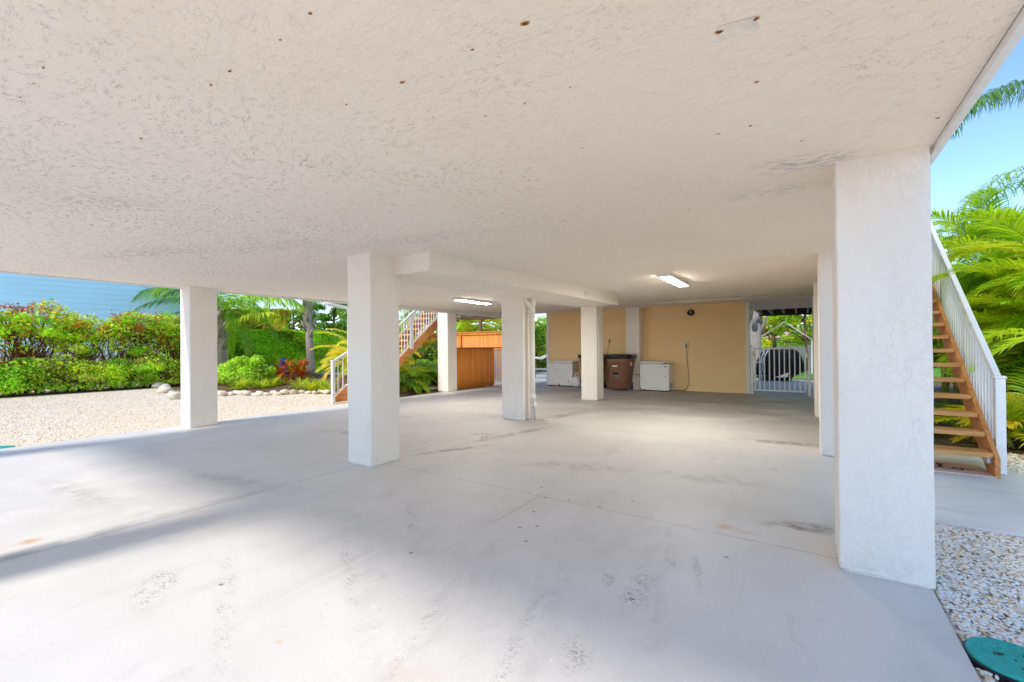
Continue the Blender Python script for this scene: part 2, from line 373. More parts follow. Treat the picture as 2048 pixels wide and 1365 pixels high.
# ------------------------------------------------------------------ ground sheets and slabs
def sheet(name,x0,x1,y0,y1,z,m,kind='structure',th=None):
    b=MB()
    if th: b.box(x0,x1,y0,y1,z-th,z)
    else: b.add([(x0,y0,z),(x1,y0,z),(x1,y1,z),(x0,y1,z)],[(0,1,2,3)])
    return tag(b.build(name,m,bevel=.012 if th else 0),kind=kind)
sheet('ground',-400,400,-300,500,-.07,M_ground)
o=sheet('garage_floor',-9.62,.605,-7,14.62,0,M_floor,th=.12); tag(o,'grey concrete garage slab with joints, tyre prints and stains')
o=sheet('gravel_yard',-26.5,-9.63,-12,16,-.028,M_grav); tag(o,'tan gravel yard beside the garage slab')
o=sheet('walkway',.612,9,4.77,7.05,-.008,M_walk,th=.11); tag(o,'grey concrete walkway in front of the right staircase')
o=sheet('stair_pad',.612,1.92,7.058,8.3,-.008,M_walk,th=.11); tag(o,'concrete pad under the right staircase')
o=sheet('pebble_base',.61,9,-8,4.765,-.045,M_grav2)
o=sheet('garden_soil',.61,12,8.31,22,-.04,M_soil)
o=sheet('pebble_verge',1.93,9,7.055,8.3,-.04,M_grav2)
o=sheet('patio',-8.2,.6,14.63,20.9,-.004,M_patio,th=.12); tag(o,'pale concrete patio behind the gate')
o=sheet('lawn',-16,14,22.6,44,-.03,M_grass)
o=sheet('pool_deck',-30,-8.21,14.7,30,-.012,M_patio,th=.1)
# planting beds of mulch
bed=MB(); pts=[(-26,6.6),(-20.5,6.3),(-19.3,6.15),(-18,5.9),(-16.8,5.6),(-15.6,5.35),(-15.1,6.3),(-15.2,7.3),(-14.4,7.85),(-12.8,8.15),(-11.6,8.4),(-11.6,18),(-40,26),(-40,8)]
bed.add([(x,y,-.02) for x,y in pts],[tuple(range(len(pts)))])
tag(bed.build('mulch_bed',M_mulch),kind='structure')
b=MB(); b.add([(-22.3,-12,-.018),(-20.55,-12,-.018),(-20.45,6.35,-.018),(-22.3,6.5,-.018)],[(0,1,2,3)]); tag(b.build('hedge_bed',M_mulch),kind='structure')
b=MB(); b.add([(-11.55,8.42,-.016),(-9.64,8.42,-.016),(-9.64,13.3,-.016),(-12.5,14.6,-.016),(-11.58,14.6,-.016)],[(0,1,2,3,4)]); tag(b.build('stair_bed',M_soil),kind='structure')

# ------------------------------------------------------------------ ceiling with beam, fascia, upper storey
XL,XR,YF,YB=-9.45,.625,-.4,14.62
b=MB()
ys=[YF,4,8,12,YB]
for i in range(4):
    y0,y1=ys[i],ys[i+1]; z0,z1=ceil_z(y0),ceil_z(y1)
    b.add([(XL,y0,z0),(XR,y0,z0),(XR,y1,z1),(XL,y1,z1)],[(0,1,2,3)])
b.add([(XL,YF,3.0),(XR,YF,3.0),(XR,YB,3.0),(XL,YB,3.0),(XL,YF,2.54),(XR,YF,2.54),(XR,YB,ceil_z(YB)),(XL,YB,ceil_z(YB))],[(0,1,2,3),(0,1,5,4),(1,2,6,5),(2,3,7,6),(3,0,4,7)])
# rusty fastener heads pushing through the stucco: same mesh, second material
nails=[(-.8,1.3,.026),(-.24,1.73,.026),(-.13,1.735,.022),(-1.42,1.29,.024),(-1.38,.85,.014),(-1.59,.86,.010),(-1.94,.84,.016),(-2.11,.84,.014),(-2.95,.84,.016),(-1.04,1.3,.010),(-1.76,1.26,.009),(-1.29,1.71,.010),(-2.64,1.27,.010),(-1.07,1.72,.009),(-.84,1.73,.009),(-.16,2.15,.016),(-.37,2.56,.012),(-1.54,2.53,.010),(-.22,2.56,.014),(-.78,3.83,.012),(.57,3.01,.018),(-1.04,2.29,.008),(0,2.91,.012),(-2.53,.41,.010),(-2.91,.40,.010),(-2.71,.41,.008),(-2.01,1.71,.008),(-3.3,1.7,.008),(-2.6,2.15,.008)]
for k in range(26): nails.append((random.uniform(-8,.3),.41+.43*random.randint(6,26)+random.uniform(-.02,.02),random.uniform(.006,.011)))
for (x,y,r) in nails:
    k=9; a0=random.random()*6; z=ceil_z(y)
    rr=[r*.5*random.uniform(.6,1.15) for _ in range(k)]; rot=random.uniform(-.5,.5)
    for lay,(sc,dz,mi) in enumerate([(1.35,.0012,2),(.85,.003,1)]):
        V=[(x+math.cos(2*pi*j/k+a0)*rr[j]*sc*1.25,y+math.sin(2*pi*j/k+a0)*rr[j]*sc*.7,z-dz) for j in range(k)]
        b.add(V+[(x,y,z-dz-.003*lay)],[(j,(j+1)%k,k) for j in range(k)],mi)
# smooth repair patch
b.add([(-.245,1.70,ceil_z(1.7)-.002),(-.13,1.72,ceil_z(1.7)-.002),(-.125,1.80,ceil_z(1.8)-.002),(-.25,1.785,ceil_z(1.8)-.002)],[(0,1,2,3)],3)
CEIL=b.build('ceiling',[M_ceil,M_rust,M_rust2,simple('patch_paint',(.83,.745,.64),.85,.15)])
tag(CEIL,'white stucco garage ceiling with rusty nail spots',kind='structure')
bb=MB(); zt=lambda y: ceil_z(y)+.02
V=[]
for y in (3.72,10.02):
    V+=[(-4.72,y,2.315 if y<5 else 2.40),(-3.65,y,2.315 if y<5 else 2.40),(-3.65,y,zt(y)),(-4.72,y,zt(y))]
bb.add(V,[(0,1,2,3),(7,6,5,4),(0,4,5,1),(1,5,6,2),(2,6,7,3),(3,7,4,0)])
bb.build('beam',M_col,CEIL,bevel=.012)
b=MB(); b.box(XR+.003,XR+.04,YF,YB,2.505,2.86); b.build('fascia',M_trim,CEIL,bevel=.004)
b=MB(); b.box(XL-.04,XL-.003,YF,YB,2.52,2.86); b.box(XL-.04,XR+.04,YF-.04,YF-.003,2.52,2.86); b.build('fascia',M_trim,CEIL,bevel=.004)
b=MB(); b.box(XL+.05,XR-.02,YF+.05,YB-.05,3.003,6.3); b.build('upper_wall',M_yel,CEIL)
b=MB(); b.box(XL-.45,XR+.45,YF-.35,YB+.45,6.303,6.5,top=(-.2,-.2)); b.build('roof',M_roof,CEIL)
b=MB(); p=gx(1172,588,-3.645); b.box(-3.648,-3.635,p[1]-.09,p[1]+.09,p[2]-.06,p[2]+.06); b.build('cover_plate',M_pvc,CEIL,bevel=.003)

# ------------------------------------------------------------------ columns
def column(x0,x1,y0,y1,label,zt=None,rough=.012):
    b=MB()
    z1=(zt or ceil_z(y1))+.02
    b.box(x0+.014,x1-.014,y0+.014,y1-.014,-.02,.03)
    # stucco skin, subdivided with slight hand-trowelled unevenness
    nz=16; rs=[]
    lp=[]
    for t in np.linspace(0,1,6)[:-1]: lp.append((x0+(x1-x0)*t,y0))
    for t in np.linspace(0,1,6)[:-1]: lp.append((x1,y0+(y1-y0)*t))
    for t in np.linspace(0,1,6)[:-1]: lp.append((x1-(x1-x0)*t,y1))
    for t in np.linspace(0,1,6)[:-1]: lp.append((x0,y1-(y1-y0)*t))
    for k in range(nz+1):
        z=.006+(z1-.006)*k/nz
        rs.append([(x+random.uniform(-1,1)*.0018,y+random.uniform(-1,1)*.0018,z+(random.uniform(-.004,.006) if k==0 else 0)) for x,y in lp])
    b.rings(rs)
    o=b.build('column',M_col,bevel=.014,seg=3)
    return tag(o,label,'column','white stucco columns holding up the house')
column(.172,.612,3.391,3.825,'large white stucco column in the right foreground beside the pebble bed')
column(-4.678,-4.242,3.345,3.79,'white stucco column standing at the near end of the ceiling beam')
column(-9.55,-9.13,3.285,3.73,'white stucco column standing at the edge of the tan gravel yard')
column(-4.97,-4.46,7.06,7.5,'white stucco column with drain pipes running down beside it')
column(-4.95,-4.50,10.72,11.17,'white stucco column in front of the brown bins, under the far beam end',ceil_z(11))
column(-9.93,-9.49,10.48,10.93,'white stucco column between the left staircase and the bamboo fence',2.64)
column(-9.60,-9.14,6.98,7.40,'white stucco column mostly hidden behind the beam column, downpipe on its corner')
column(.166,.606,6.80,7.25,'white stucco column directly behind the large right foreground column')
column(.171,.611,10.39,10.83,'narrow looking white stucco column, third of the right row from the camera')
column(.20,.60,14.05,14.6,'white stucco column at the latch side of the white patio gate')
column(-4.90,-4.44,14.10,14.50,'grey white stucco column built against the yellow siding wall')
column(-4.678,-4.242,-.34,.10,'white stucco column at the open garage front, left of the camera')
column(-9.55,-9.13,-.34,.10,'white stucco column at the open garage front, by the gravel yard')

# ------------------------------------------------------------------ yellow wall with lap boards
WALL=thing('siding_wall','yellow painted lap siding wall behind the freezers','wall',(-4.8,14.55,0))
b=MB(); zt_=2.74; h=.137; x0,x1=-8.02,-1.42; z=0.0
V=[(x0,0),(x1,0)]
k=0
while z<zt_-.001:
    z2=min(z+h,zt_)
    b.add([(x0,14.500,z),(x1,14.500,z),(x1,14.527,z2),(x0,14.527,z2),(x0,14.53,z),(x1,14.53,z)],[(0,1,2,3),(4,5,1,0)])
    z=z2
b.box(x0,x1,14.53,14.61,0,zt_)
b.build('siding',M_yel,WALL)
b=MB(); b.box(-1.42,-1.31,14.49,14.62,0,2.73); b.build('corner_trim',M_trim,WALL,bevel=.005)
b=MB(); b.box(-8.12,-8.02,14.49,14.62,0,2.73); b.build('corner_trim',M_trim,WALL,bevel=.005)
# storage room behind the wall
b=MB(); b.box(-8.1,-2.3,14.625,19.4,0,2.9); b.build('back_room',M_yel,WALL)

# header above gate, raised deck joists behind
HD=thing('raised_deck','underside of a wooden deck with pale joists above the patio gate','deck',(-.5,16,2.5))
b=MB(); b.box(-1.32,.2,14.53,14.62,2.45,2.78); b.build('header_beam',simple('grey_header_paint',(.50,.49,.50),.6),HD,bevel=.005)
b=MB()
for i in range(8): b.box(-1.32,3,14.63+i*.42,14.63+i*.42+.40,2.665,2.70)
b.build('deck_board',M_deckb,HD)
for x in (-1.22,-.9,-.55,-.2,.12,.5,.9):
    b=MB(); b.box(x-.02,x+.02,14.64,17.86,2.50,2.66); b.build('joist',M_joist,HD)
b=MB(); b.box(-1.32,3,17.9,17.96,2.46,2.70); b.build('rim_board',M_deckb,HD)
b=MB(); b.box(2.2,2.3,17.8,17.9,0,2.46); b.build('post',M_joist,HD)

# ------------------------------------------------------------------ ceiling lights
for (cx,cy,ln,lab) in [(-1.875,7.95,1.35,'lit fluorescent ceiling light in front of the yellow wall, seen from its end'),(-6.86,8.5,1.3,'lit fluorescent ceiling light hanging before the bamboo fence, long and glowing')]:
    z=ceil_z(cy)
    t=thing('ceiling_light',lab,'ceiling light',(cx,cy,z),'fluorescent ceiling lights')
    b=MB(); b.box(cx-.09,cx+.09,cy-ln/2,cy+ln/2,z-.062,z+.006); b.build('housing',M_trim,t,bevel=.006)
    b=MB(); b.box(cx-.076,cx+.076,cy-ln/2+.02,cy+ln/2-.02,z-.070,z-.0635); b.build('diffuser',M_lamp,t)
    for sg in (-1,1):
        b=MB(); ye=cy+sg*(ln/2+.009); b.box(cx-.092,cx+.092,ye-.008,ye+.008,z-.074,z-.004); b.build('end_cap',M_trim,t,bevel=.004)

# ------------------------------------------------------------------ drain pipes
def collar(b,x,y,z,r,h=.05): b.lathe([(r,z-h/2),(r+.008,z-h/2+.004),(r+.008,z+h/2-.004),(r,z+h/2)],(x,y,0),16)
t=thing('drain_pipe','cream drain pipe with a wye fitting on the right of the piped column','pipe',(-4.345,7.20,0))
px,py=-4.345,7.20; zc=ceil_z(7.2)
b=MB(); b.tube([(px,py,0),(px,py,2.12)],.052,16); collar(b,px,py,.46,.052,.10); collar(b,px,py,.30,.052,.04); collar(b,px,py,2.10,.053,.09); b.build('riser',M_pvc,t,smooth=True)
b=MB(); b.tube([(px,py,2.1),(px,py+.05,2.3),(px,py+.05,2.40)],.052,16); b.tube([(px,py+.05,2.36),(px,py+.05,zc)],.042,16); collar(b,px,py+.05,2.40,.053,.07); b.build('straight_branch',M_pvc,t,smooth=True)
b=MB(); b.tube([(px,py,2.12),(px-.04,py-.02,2.20),(px-.09,py-.05,2.27),(px-.115,py-.06,2.34),(px-.115,py-.06,zc)],.043,16); collar(b,px-.115,py-.06,2.46,.043,.06); b.build('bent_branch',M_pvc,t,smooth=True)
b=MB(); b.lathe([(.02,0),(.05,.002),(.058,.012),(.05,.02),(.02,.022)],(px+.055,py-.02,.32),18,axis='x'); b.build('cleanout_cap',M_pvc,t,smooth=True)
t=thing('drain_pipe','cream drain pipe with a jog on the left of the piped column','pipe',(-5.06,7.30,0))
b=MB(); b.tube([(-5.02,7.33,0),(-5.02,7.33,2.08),(-5.04,7.31,2.18),(-5.08,7.27,2.30),(-5.09,7.26,zc)],.04,14); collar(b,-5.02,7.33,.30,.042,.10); collar(b,-5.085,7.265,2.46,.042,.06); b.build('riser',M_pvc,t,smooth=True)
b=MB(); b.lathe([(.02,-.03),(.045,-.028),(.05,-.01),(.045,0),(.02,.0)],(-5.07,7.31,.30),16,axis='x'); b.build('cleanout_cap',M_pvc,t,smooth=True)
t=thing('downpipe','white gutter downpipe on the corner of the half hidden column','pipe',(-9.66,6.93,0))
b=MB(); b.tube([(-9.66,6.95,0),(-9.66,6.95,2.38),(-9.68,6.9,2.45),(-9.72,6.5,2.50),(-9.72,6.3,2.52)],.042,12); b.build('spout',M_alu,t,smooth=True)
b=MB(); b.tube([(-9.585,6.93,1.05),(-9.585,6.93,2.4)],.022,10); b.build('conduit',M_trim,t,smooth=True)
b=MB(); b.box(-9.64,-9.54,6.89,6.965,1.18,1.34); b.build('junction_box',M_trim,t,bevel=.008)
t=tag(MB().tube([(-4.485,10.80,.02),(-4.485,10.80,2.6)],.018,10).build('conduit_pipe',M_pvc,smooth=True),'thin cream conduit running down the right side of the beam end column','pipe')
a=gy(1310,607,12.6); c=gy(1632,590,12.6)
t=thing('ceiling_pipe','cream pipe strapped along the ceiling above the yellow wall','pipe',tuple(a))
b=MB(); za=ceil_z(12.6)-.03; b.tube([(a[0],12.6,za+.03),(a[0]+.02,12.6,za),(.2,12.6,za-.01)],.022,12); b.build('tube',M_pvc,t,smooth=True)
for xx in (1348,1475,1601):
    q=gy(xx,600,12.6); b=MB(); b.box(q[0]-.012,q[0]+.012,12.57,12.63,za-.035,za+.05); b.build('strap',M_metal,t)

# ------------------------------------------------------------------ wall fittings
p=gy(1383,626,14.5)
t=thing('security_light','round black lamp with a white mark high on the yellow wall','wall lamp',(p[0],14.5,p[2]))
b=MB(); b.lathe([(.05,0),(.07,-.01),(.07,-.03),(.06,-.035)],(p[0],14.514,p[2]),24,axis='y'); b.build('base_plate',M_black,t,smooth=True)
b=MB(); b.lathe([(.035,0),(.095,-.03),(.10,-.07),(.085,-.10),(.05,-.115),(.01,-.118)],(p[0],14.48,p[2]),28,axis='y'); b.build('dome',M_black,t,smooth=True)
b=MB(); b.box(p[0]-.012,p[0]+.014,14.357,14.364,p[2]-.035,p[2]+.04); b.build('white_mark',M_white,t)
b=MB(); b.box(p[0]-.13,p[0]-.07,14.44,14.5,p[2]-.03,p[2]+.04); b.build('sensor',M_black,t,bevel=.01)
p=gy(1373,691,14.5)
t=thing('outlet_box','white outdoor outlet box on the yellow wall above the cord','outlet',(p[0],14.5,p[2]))
b=MB(); b.box(p[0]-.055,p[0]+.055,14.46,14.514,p[2]-.10,p[2]+.08); b.build('box',M_trim,t,bevel=.008)
b=MB(); b.box(p[0]-.075,p[0]+.075,14.42,14.514,p[2]+.082,p[2]+.10); b.build('flip_cover',M_trim,t,bevel=.004)
b=MB(); b.box(p[0]-.03,p[0]+.03,14.452,14.459,p[2]-.07,p[2]+.06); b.build('face_plate',M_grey,t)
pts=[gy(1373,694,14.44)]+[gy(x,y,14.46) for x,y in [(1373.5,700),(1374,715),(1375,728),(1377,745),(1378,760),(1377,770),(1373,777)]]
P=[tuple(q) for q in pts]+[(-3.14,14.44,.012),(-3.3,14.42,.012),(-3.42,14.40,.012)]
tag(MB().tube(P,.009,8).build('power_cord',M_cord,smooth=True),'brown power cord hanging from the outlet down to the floor','cord')

# ------------------------------------------------------------------ chest freezers
def freezer(x0,x1,y0,y1,h,label,right):
    t=thing('chest_freezer',label,'freezer',((x0+x1)/2,(y0+y1)/2,0),'white chest freezers against the yellow wall')
    b=MB(); b.box(x0,x1,y0,y1,.035,h-.075); b.build('body',M_appl,t,bevel=.012)
    b=MB(); b.box(x0+.03,x1-.03,y0+.03,y1-.03,0,.034); b.build('plinth',M_black,t)
    b=MB(); b.box(x0+.012,x1-.012,y0+.012,y1-.012,h-.074,h-.060); b.build('gasket',M_grey,t)
    b=MB(); b.box(x0-.008,x1+.008,y0-.012,y1,h-.060,h); b.build('lid',M_appl,t,bevel=.016,seg=3)
    if right:
        b=MB(); b.box(x1-.14,x1-.06,y0-.022,y0-.001,h-.165,h-.145); b.build('badge',M_black,t,bevel=.003)
        b=MB(); b.bar((x1-.17,y0-.035,h-.066),(x1-.03,y0-.03,h-.03),.03,.03); b.build('handle',M_black,t,bevel=.006)
        b=MB()
        for k in range(7): b.box(x1+.001,x1+.007,y0+.12,y0+.34,.10+k*.022,.112+k*.022)
        b.build('vent_grille',M_grey,t)
        b=MB(); 
        for (ax,az,w,hh) in [(x0+.02,.045,.07,.05),(x0+.11,.04,.05,.03),(x0+.17,.05,.03,.02),(x0+.01,.12,.02,.05)]:
            k=8; b.add([(ax+w*math.cos(2*pi*j/k)*random.uniform(.6,1),y0-.002,max(.036,az+hh*math.sin(2*pi*j/k)*random.uniform(.5,1))) for j in range(k)],[tuple(range(k))])
        b.build('rust_patch',M_rust2,t)
        b=MB(); b.lathe([(.004,0),(.012,-.003),(.012,-.006),(.002,-.008)],((x0+x1)/2-.05,y0-.0005,.50),12,axis='y'); b.build('lock',M_grey,t)
        b=MB(); b.box(x1-.13,x1-.11,y0-.003,y0-.0005,.46,.49); b.build('indicator_light',M_rust,t)
    else:
        b=MB(); b.box((x0+x1)/2-.03,(x0+x1)/2+.01,y0-.008,y0-.0005,.036,.10); b.build('drain_plug',M_rust,t)
        b=MB(); b.box(x1-.19,x1-.12,y0-.003,y0-.0005,.13,.25); b.build('energy_sticker',simple('faded_yellow_label',(.72,.60,.38),.6),t)
freezer(-4.36,-3.46,13.86,14.40,.93,'white chest freezer with a dark badge and rusty corner beside the power cord',True)
freezer(-7.82,-6.80,14.0,14.46,.91,'white chest freezer with a yellowed sticker beside the gas bottle',False)

# ------------------------------------------------------------------ wheeled bins
def rrect(x0,x1,y0,y1,r,z,n=6):
    P=[]
    for cx,cy,a0 in [(x1-r,y0+r,-pi/2),(x1-r,y1-r,0),(x0+r,y1-r,pi/2),(x0+r,y0+r,pi)]:
        for k in range(n): a=a0+pi/2*k/(n-1); P.append((cx+r*math.cos(a),cy+r*math.sin(a),z))
    return P
def bin_(xc,yf,label,emblem):
    w0,w1,d0,d1,H=.60,.80,.62,.80,1.12
    t=thing('wheeled_bin',label,'trash bin',(xc,yf+.4,0),'brown wheeled bins by the yellow wall')
    def sec(z,gr=0):
        f=z/H; w=w0+(w1-w0)*f+gr; d=d0+(d1-d0)*f+gr
        return rrect(xc-w/2,xc+w/2,yf+.06*(1-f)-gr/2,yf+.06*(1-f)-gr/2+d,.22,z)
    b=MB(); b.rings([sec(.05,-.05),sec(.07),sec(.70),sec(.715,.012),sec(.90,.012),sec(.915,.03),sec(.985,.03),sec(1.0,.012),sec(H-.05,.012),sec(H-.04,.05),sec(H,.05)])
    b.build('body',M_brown,t,smooth=True)
    # catch recess with a steel bar, built as a dark pocket framed by ribs
    b=MB(); y=yf+.02
    for sx in (-1,1): b.box(xc-.05+sx*.115-.022,xc-.05+sx*.115+.022,y-.012,y+.06,.08,.68)
    b.box(xc-.05-.13,xc-.05+.13,y-.012,y+.06,.60,.66); b.build('catch_rib',M_brown,t,bevel=.012)
    b=MB(); b.box(xc-.05-.09,xc-.05+.09,y-.004,y+.05,.50,.60); b.build('catch_pocket',M_black,t)
    b=MB(); b.tube([(xc-.15,y-.012,.475),(xc+.05,y-.012,.475)],.012,10); b.build('catch_bar',M_metal,t,smooth=True)
    b=MB(); b.box(xc-.14,xc+.02,yf-.018,yf-.006,.77,.815); b.build('white_label',M_white,t)
    if emblem:
        b=MB(); b.lathe([(.062,-.003),(.075,.0),(.075,.003),(.062,.004)],(xc+.395,yf+.22,.86),24,axis='x'); b.build('round_emblem',M_white,t)
    # crumpled liner folded over the rim and bulging over the contents
    b=MB(); rs=[]
    for (z,g) in [(H-.09,.075),(H-.02,.085),(H+.02,.075),(H+.035,.03),(H+.01,-.12),(H+.03,-.3),(H+.045,-.5)]:
        rs.append([(p[0]+random.uniform(-.012,.012),p[1]+random.uniform(-.012,.012),p[2]+random.uniform(-.02,.02)) for p in [(q[0],q[1],z) for q in sec(H,g)]])
    b.rings(rs); b.build('bin_liner',M_bag,t,smooth=True)
    for s in (-1,1):
        b=MB(); b.lathe([(.04,-.03),(.11,-.03),(.125,-.015),(.125,.015),(.11,.03),(.04,.03)],(xc+s*.27,yf+.70,.125),20,axis='x'); b.build('wheel',M_black,t,smooth=True)
bin_(-4.965,13.42,'brown wheeled trash bin with a black liner, right of the far column',True)
bin_(-6.02,13.60,'brown wheeled trash bin mostly hidden behind the far column',False)
# propane bottle
t=thing('gas_bottle','white propane bottle on the floor between freezer and column','gas bottle',(-6.60,13.9,0))
c=(-6.60,13.92,0)
b=MB(); b.lathe([(.11,.0),(.115,.0),(.115,.035),(.11,.035)],c,20); b.build('foot_ring',M_grey,t)
b=MB(); b.lathe([(.03,.03),(.10,.034),(.14,.07),(.15,.12),(.15,.28),(.14,.33),(.10,.37),(.04,.385),(.01,.387)],c,28); b.build('tank',M_appl,t,smooth=True)
b=MB(); b.lathe([(.012,.38),(.022,.385),(.022,.44),(.03,.445),(.03,.465),(.01,.47)],c,14); b.build('valve',M_metal,t,smooth=True)
b=MB()
for k in range(14):
    a0=-.4+k*.3
    if k in (0,13) or True:
        a1=a0+.3
        if 1.2<a0<2.0: continue
        b.add([(c[0]+.10*math.cos(a),c[1]+.10*math.sin(a),z) for a in (a0,a1) for z in (.37,.53)]+[(c[0]+.094*math.cos(a),c[1]+.094*math.sin(a),z) for a in (a0,a1) for z in (.37,.53)],[(0,2,3,1),(4,5,7,6),(1,3,7,5),(0,4,6,2)])
b.build('collar',M_appl,t)
# broom
t=thing('broom','yellow handled broom with a black grip standing behind the brown bin','broom',(-5.3,14.35,0))
tp=gy(1219.5,679,14.3); bt=np.array([tp[0]-.28,14.30,.12]); g1=bt+(tp-bt)*.93
b=MB(); b.tube([tuple(bt),tuple(g1)],.013,10); b.build('handle',M_yelh,t,smooth=True)
b=MB(); b.tube([tuple(g1),tuple(tp)],.019,10); b.build('grip',M_black,t,smooth=True)
b=MB(); b.box(bt[0]-.16,bt[0]+.16,14.27,14.33,.0,.12,top=(-.05,0)); b.build('bristle_head',M_black,t)
# grey jug
p=gz(1262,778); 
t=thing('grey_jug','small grey jug with a black handle on the floor between bin and freezer','jug',tuple(p))
b=MB(); b.lathe([(.07,0),(.085,.01),(.09,.18),(.085,.28),(.06,.34),(.035,.37),(.035,.40)],tuple(p),18); b.build('jug_body',M_grey,t,smooth=True)
b=MB(); b.tube([(p[0]-.04,p[1]-.02,.38),(p[0]+.0,p[1]-.03,.44),(p[0]+.09,p[1]-.03,.45),(p[0]+.12,p[1]-.03,.38)],.018,8); b.build('handle',M_black,t,smooth=True)
tag(MB().tube([(-4.75,14.07,.50),(-4.55,14.06,.49),(-4.46,14.06,.50),(-4.40,14.07,.42),(-4.40,14.3,.40)],.012,8).build('hose',M_grey,smooth=True),'thin grey hose crossing the column built against the yellow wall','hose')

# ------------------------------------------------------------------ gates of white metal
def gate(x0,y0,x1,y1,z0,z1,nb,name,label,fit):
    t=thing(name,label,'gate',(x0,y0,0))
    A=Vector((x0,y0,0));B=Vector((x1,y1,0)); d=(B-A).normalized()
    b=MB()
    for z in (z0+.02,z1-.02): b.bar(A+Vector((0,0,z)),B+Vector((0,0,z)),.035,.045)
    for q in (A,B): b.bar(q+Vector((0,0,z0)),q+Vector((0,0,z1)),.045,.045,up=d)
    b.build('frame',M_alu,t,bevel=.004)
    for k in range(nb):
        q=A+(B-A)*((k+1)/(nb+1)); b=MB(); b.bar(q+Vector((0,0,z0+.045)),q+Vector((0,0,z1-.045)),.022,.03,up=d); b.build('bar',M_alu,t)
    return t
t=gate(-1.19,14.54,.03,14.54,.10,1.345,9,'patio_gate','white metal patio gate with vertical bars before the covered grill',1)
for x in (-1.265,.125):
    b=MB(); b.box(x-.035,x+.035,14.50,14.575,0,1.42); b.build('post',M_alu,t,bevel=.004)
for z in (.28,1.16):
    b=MB(); b.box(-1.235,-1.205,14.47,14.51,z-.05,z+.05); b.build('hinge',simple('pinkish_hinge_metal',(.5,.38,.35),.5),t,bevel=.005)
b=MB(); b.box(.02,.09,14.46,14.51,1.06,1.2); b.build('latch',M_metal,t,bevel=.006)
t=gate(-9.80,13.34,-9.80,14.5,.09,1.345,9,'side_gate','white metal side gate with vertical bars at the end of the bamboo fence',0)
b=MB(); b.box(-9.86,-9.74,13.28,13.335,1.08,1.13); b.build('latch',M_alu,t)

# ------------------------------------------------------------------ bamboo fences, pergola
t=thing('bamboo_fence','low bamboo cane fence panel with a dark top rail beside the left white column','fence',(-9.72,12,0))
b=MB(); y=10.96
while y<13.3:
    r=random.uniform(.010,.015); b.tube([(-9.72+random.uniform(-.004,.004),y,.01),(-9.72+random.uniform(-.004,.004),y+random.uniform(-.004,.004),1.385)],r,6); y+=r*1.9
def m_bamboo():
    n=NT('bamboo_cane'); f=n.noise(3,4,.6,0,n.mp((60,60,.8))); g=n.noise(1.1,2,vec=n.mp((70,70,.25)))
    c=n.mix(n.rng(f,.3,.7),(.82,.24,.03),(.96,.42,.08)); c=n.mix(n.rng(g,.52,.64),c,(.38,.12,.02))
    n.bsdf(c,.45,.4); return n.m
M_bamboo=m_bamboo()
b.build('cane_panel',M_bamboo,t,smooth=True)
b=MB(); b.box(-9.75,-9.69,10.95,14.5,1.387,1.42); b.build('top_rail',M_dark,t,bevel=.004)
b=MB(); b.box(-9.78,-9.735,10.96,13.3,.25,.33); b.box(-9.78,-9.735,10.96,13.3,1.05,1.13); b.build('back_rail',M_fencew,t)
YQ=15.4
zt_=gy(960,664,YQ)[2]; xa,xb=gy(890,664,YQ)[0],gy(1012,664,YQ)[0]
t=thing('privacy_fence','tall orange bamboo fence with a cap rail and post behind the low panel','fence',((xa+xb)/2,YQ,0))
b=MB(); x=xa-1.5
while x<xb:
    r=random.uniform(.012,.018); b.tube([(x,YQ,.01),(x+random.uniform(-.004,.004),YQ,zt_-.12)],r,6); x+=r*1.9
b.build('cane_panel',M_bamboo,t,smooth=True)
b=MB(); b.box(xa-1.5,xb,YQ-.07,YQ+.07,zt_-.04,zt_); b.box(xa-1.5,xb,YQ-.045,YQ-.02,zt_-.14,zt_-.042); b.build('cap_rail',M_fencew,t,bevel=.004)
xp=gy(923,680,YQ)[0]; b=MB(); b.box(xp-.05,xp+.05,YQ-.10,YQ-.047,0,zt_-.042); b.build('post',M_fencew,t,bevel=.004)
YP=17.4; zb=gy(950,640,YP)[2]; zt2=gy(950,621,YP)[2]; xa,xb=gy(905,640,YP)[0],gy(1006,640,YP)[0]
t=thing('pergola','dark brown timber pergola with a lattice top behind the bamboo fence','pergola',((xa+xb)/2,YP,0))
b=MB(); b.box(xa-7,xb+.6,YP-.06,YP+.06,zb,zb+.20); b.build('beam',M_dark,t,bevel=.005)
xp=gy(961,650,YP)[0]
for xx in (xp,xp-7):
    b=MB(); b.box(xx-.07,xx+.07,YP-.065,YP+.065,0,zb-.003); b.build('post',m_wood('pergola_post_wood',(.2,.08,.04),(.32,.15,.08),2),t,bevel=.005)
b=MB()
for k in range(40):
    x=xa-2.4+k*.14
    b.bar((x,YP-.02,zb+.205),(x+.45,YP-.02,zb+.205+.42),.055,.02,up=(0,1,0)); b.bar((x+.45,YP+.0,zb+.205),(x,YP+.0,zb+.205+.42),.055,.02,up=(0,1,0))
b.build('lattice',M_dark,t)
for k in range(8):
    x=xa-2.3+k*.62
    b=MB(); b.box(x-.03,x+.03,YP+.07,YP+3,zb+.05,zb+.19); b.build('rafter',M_dark,t)

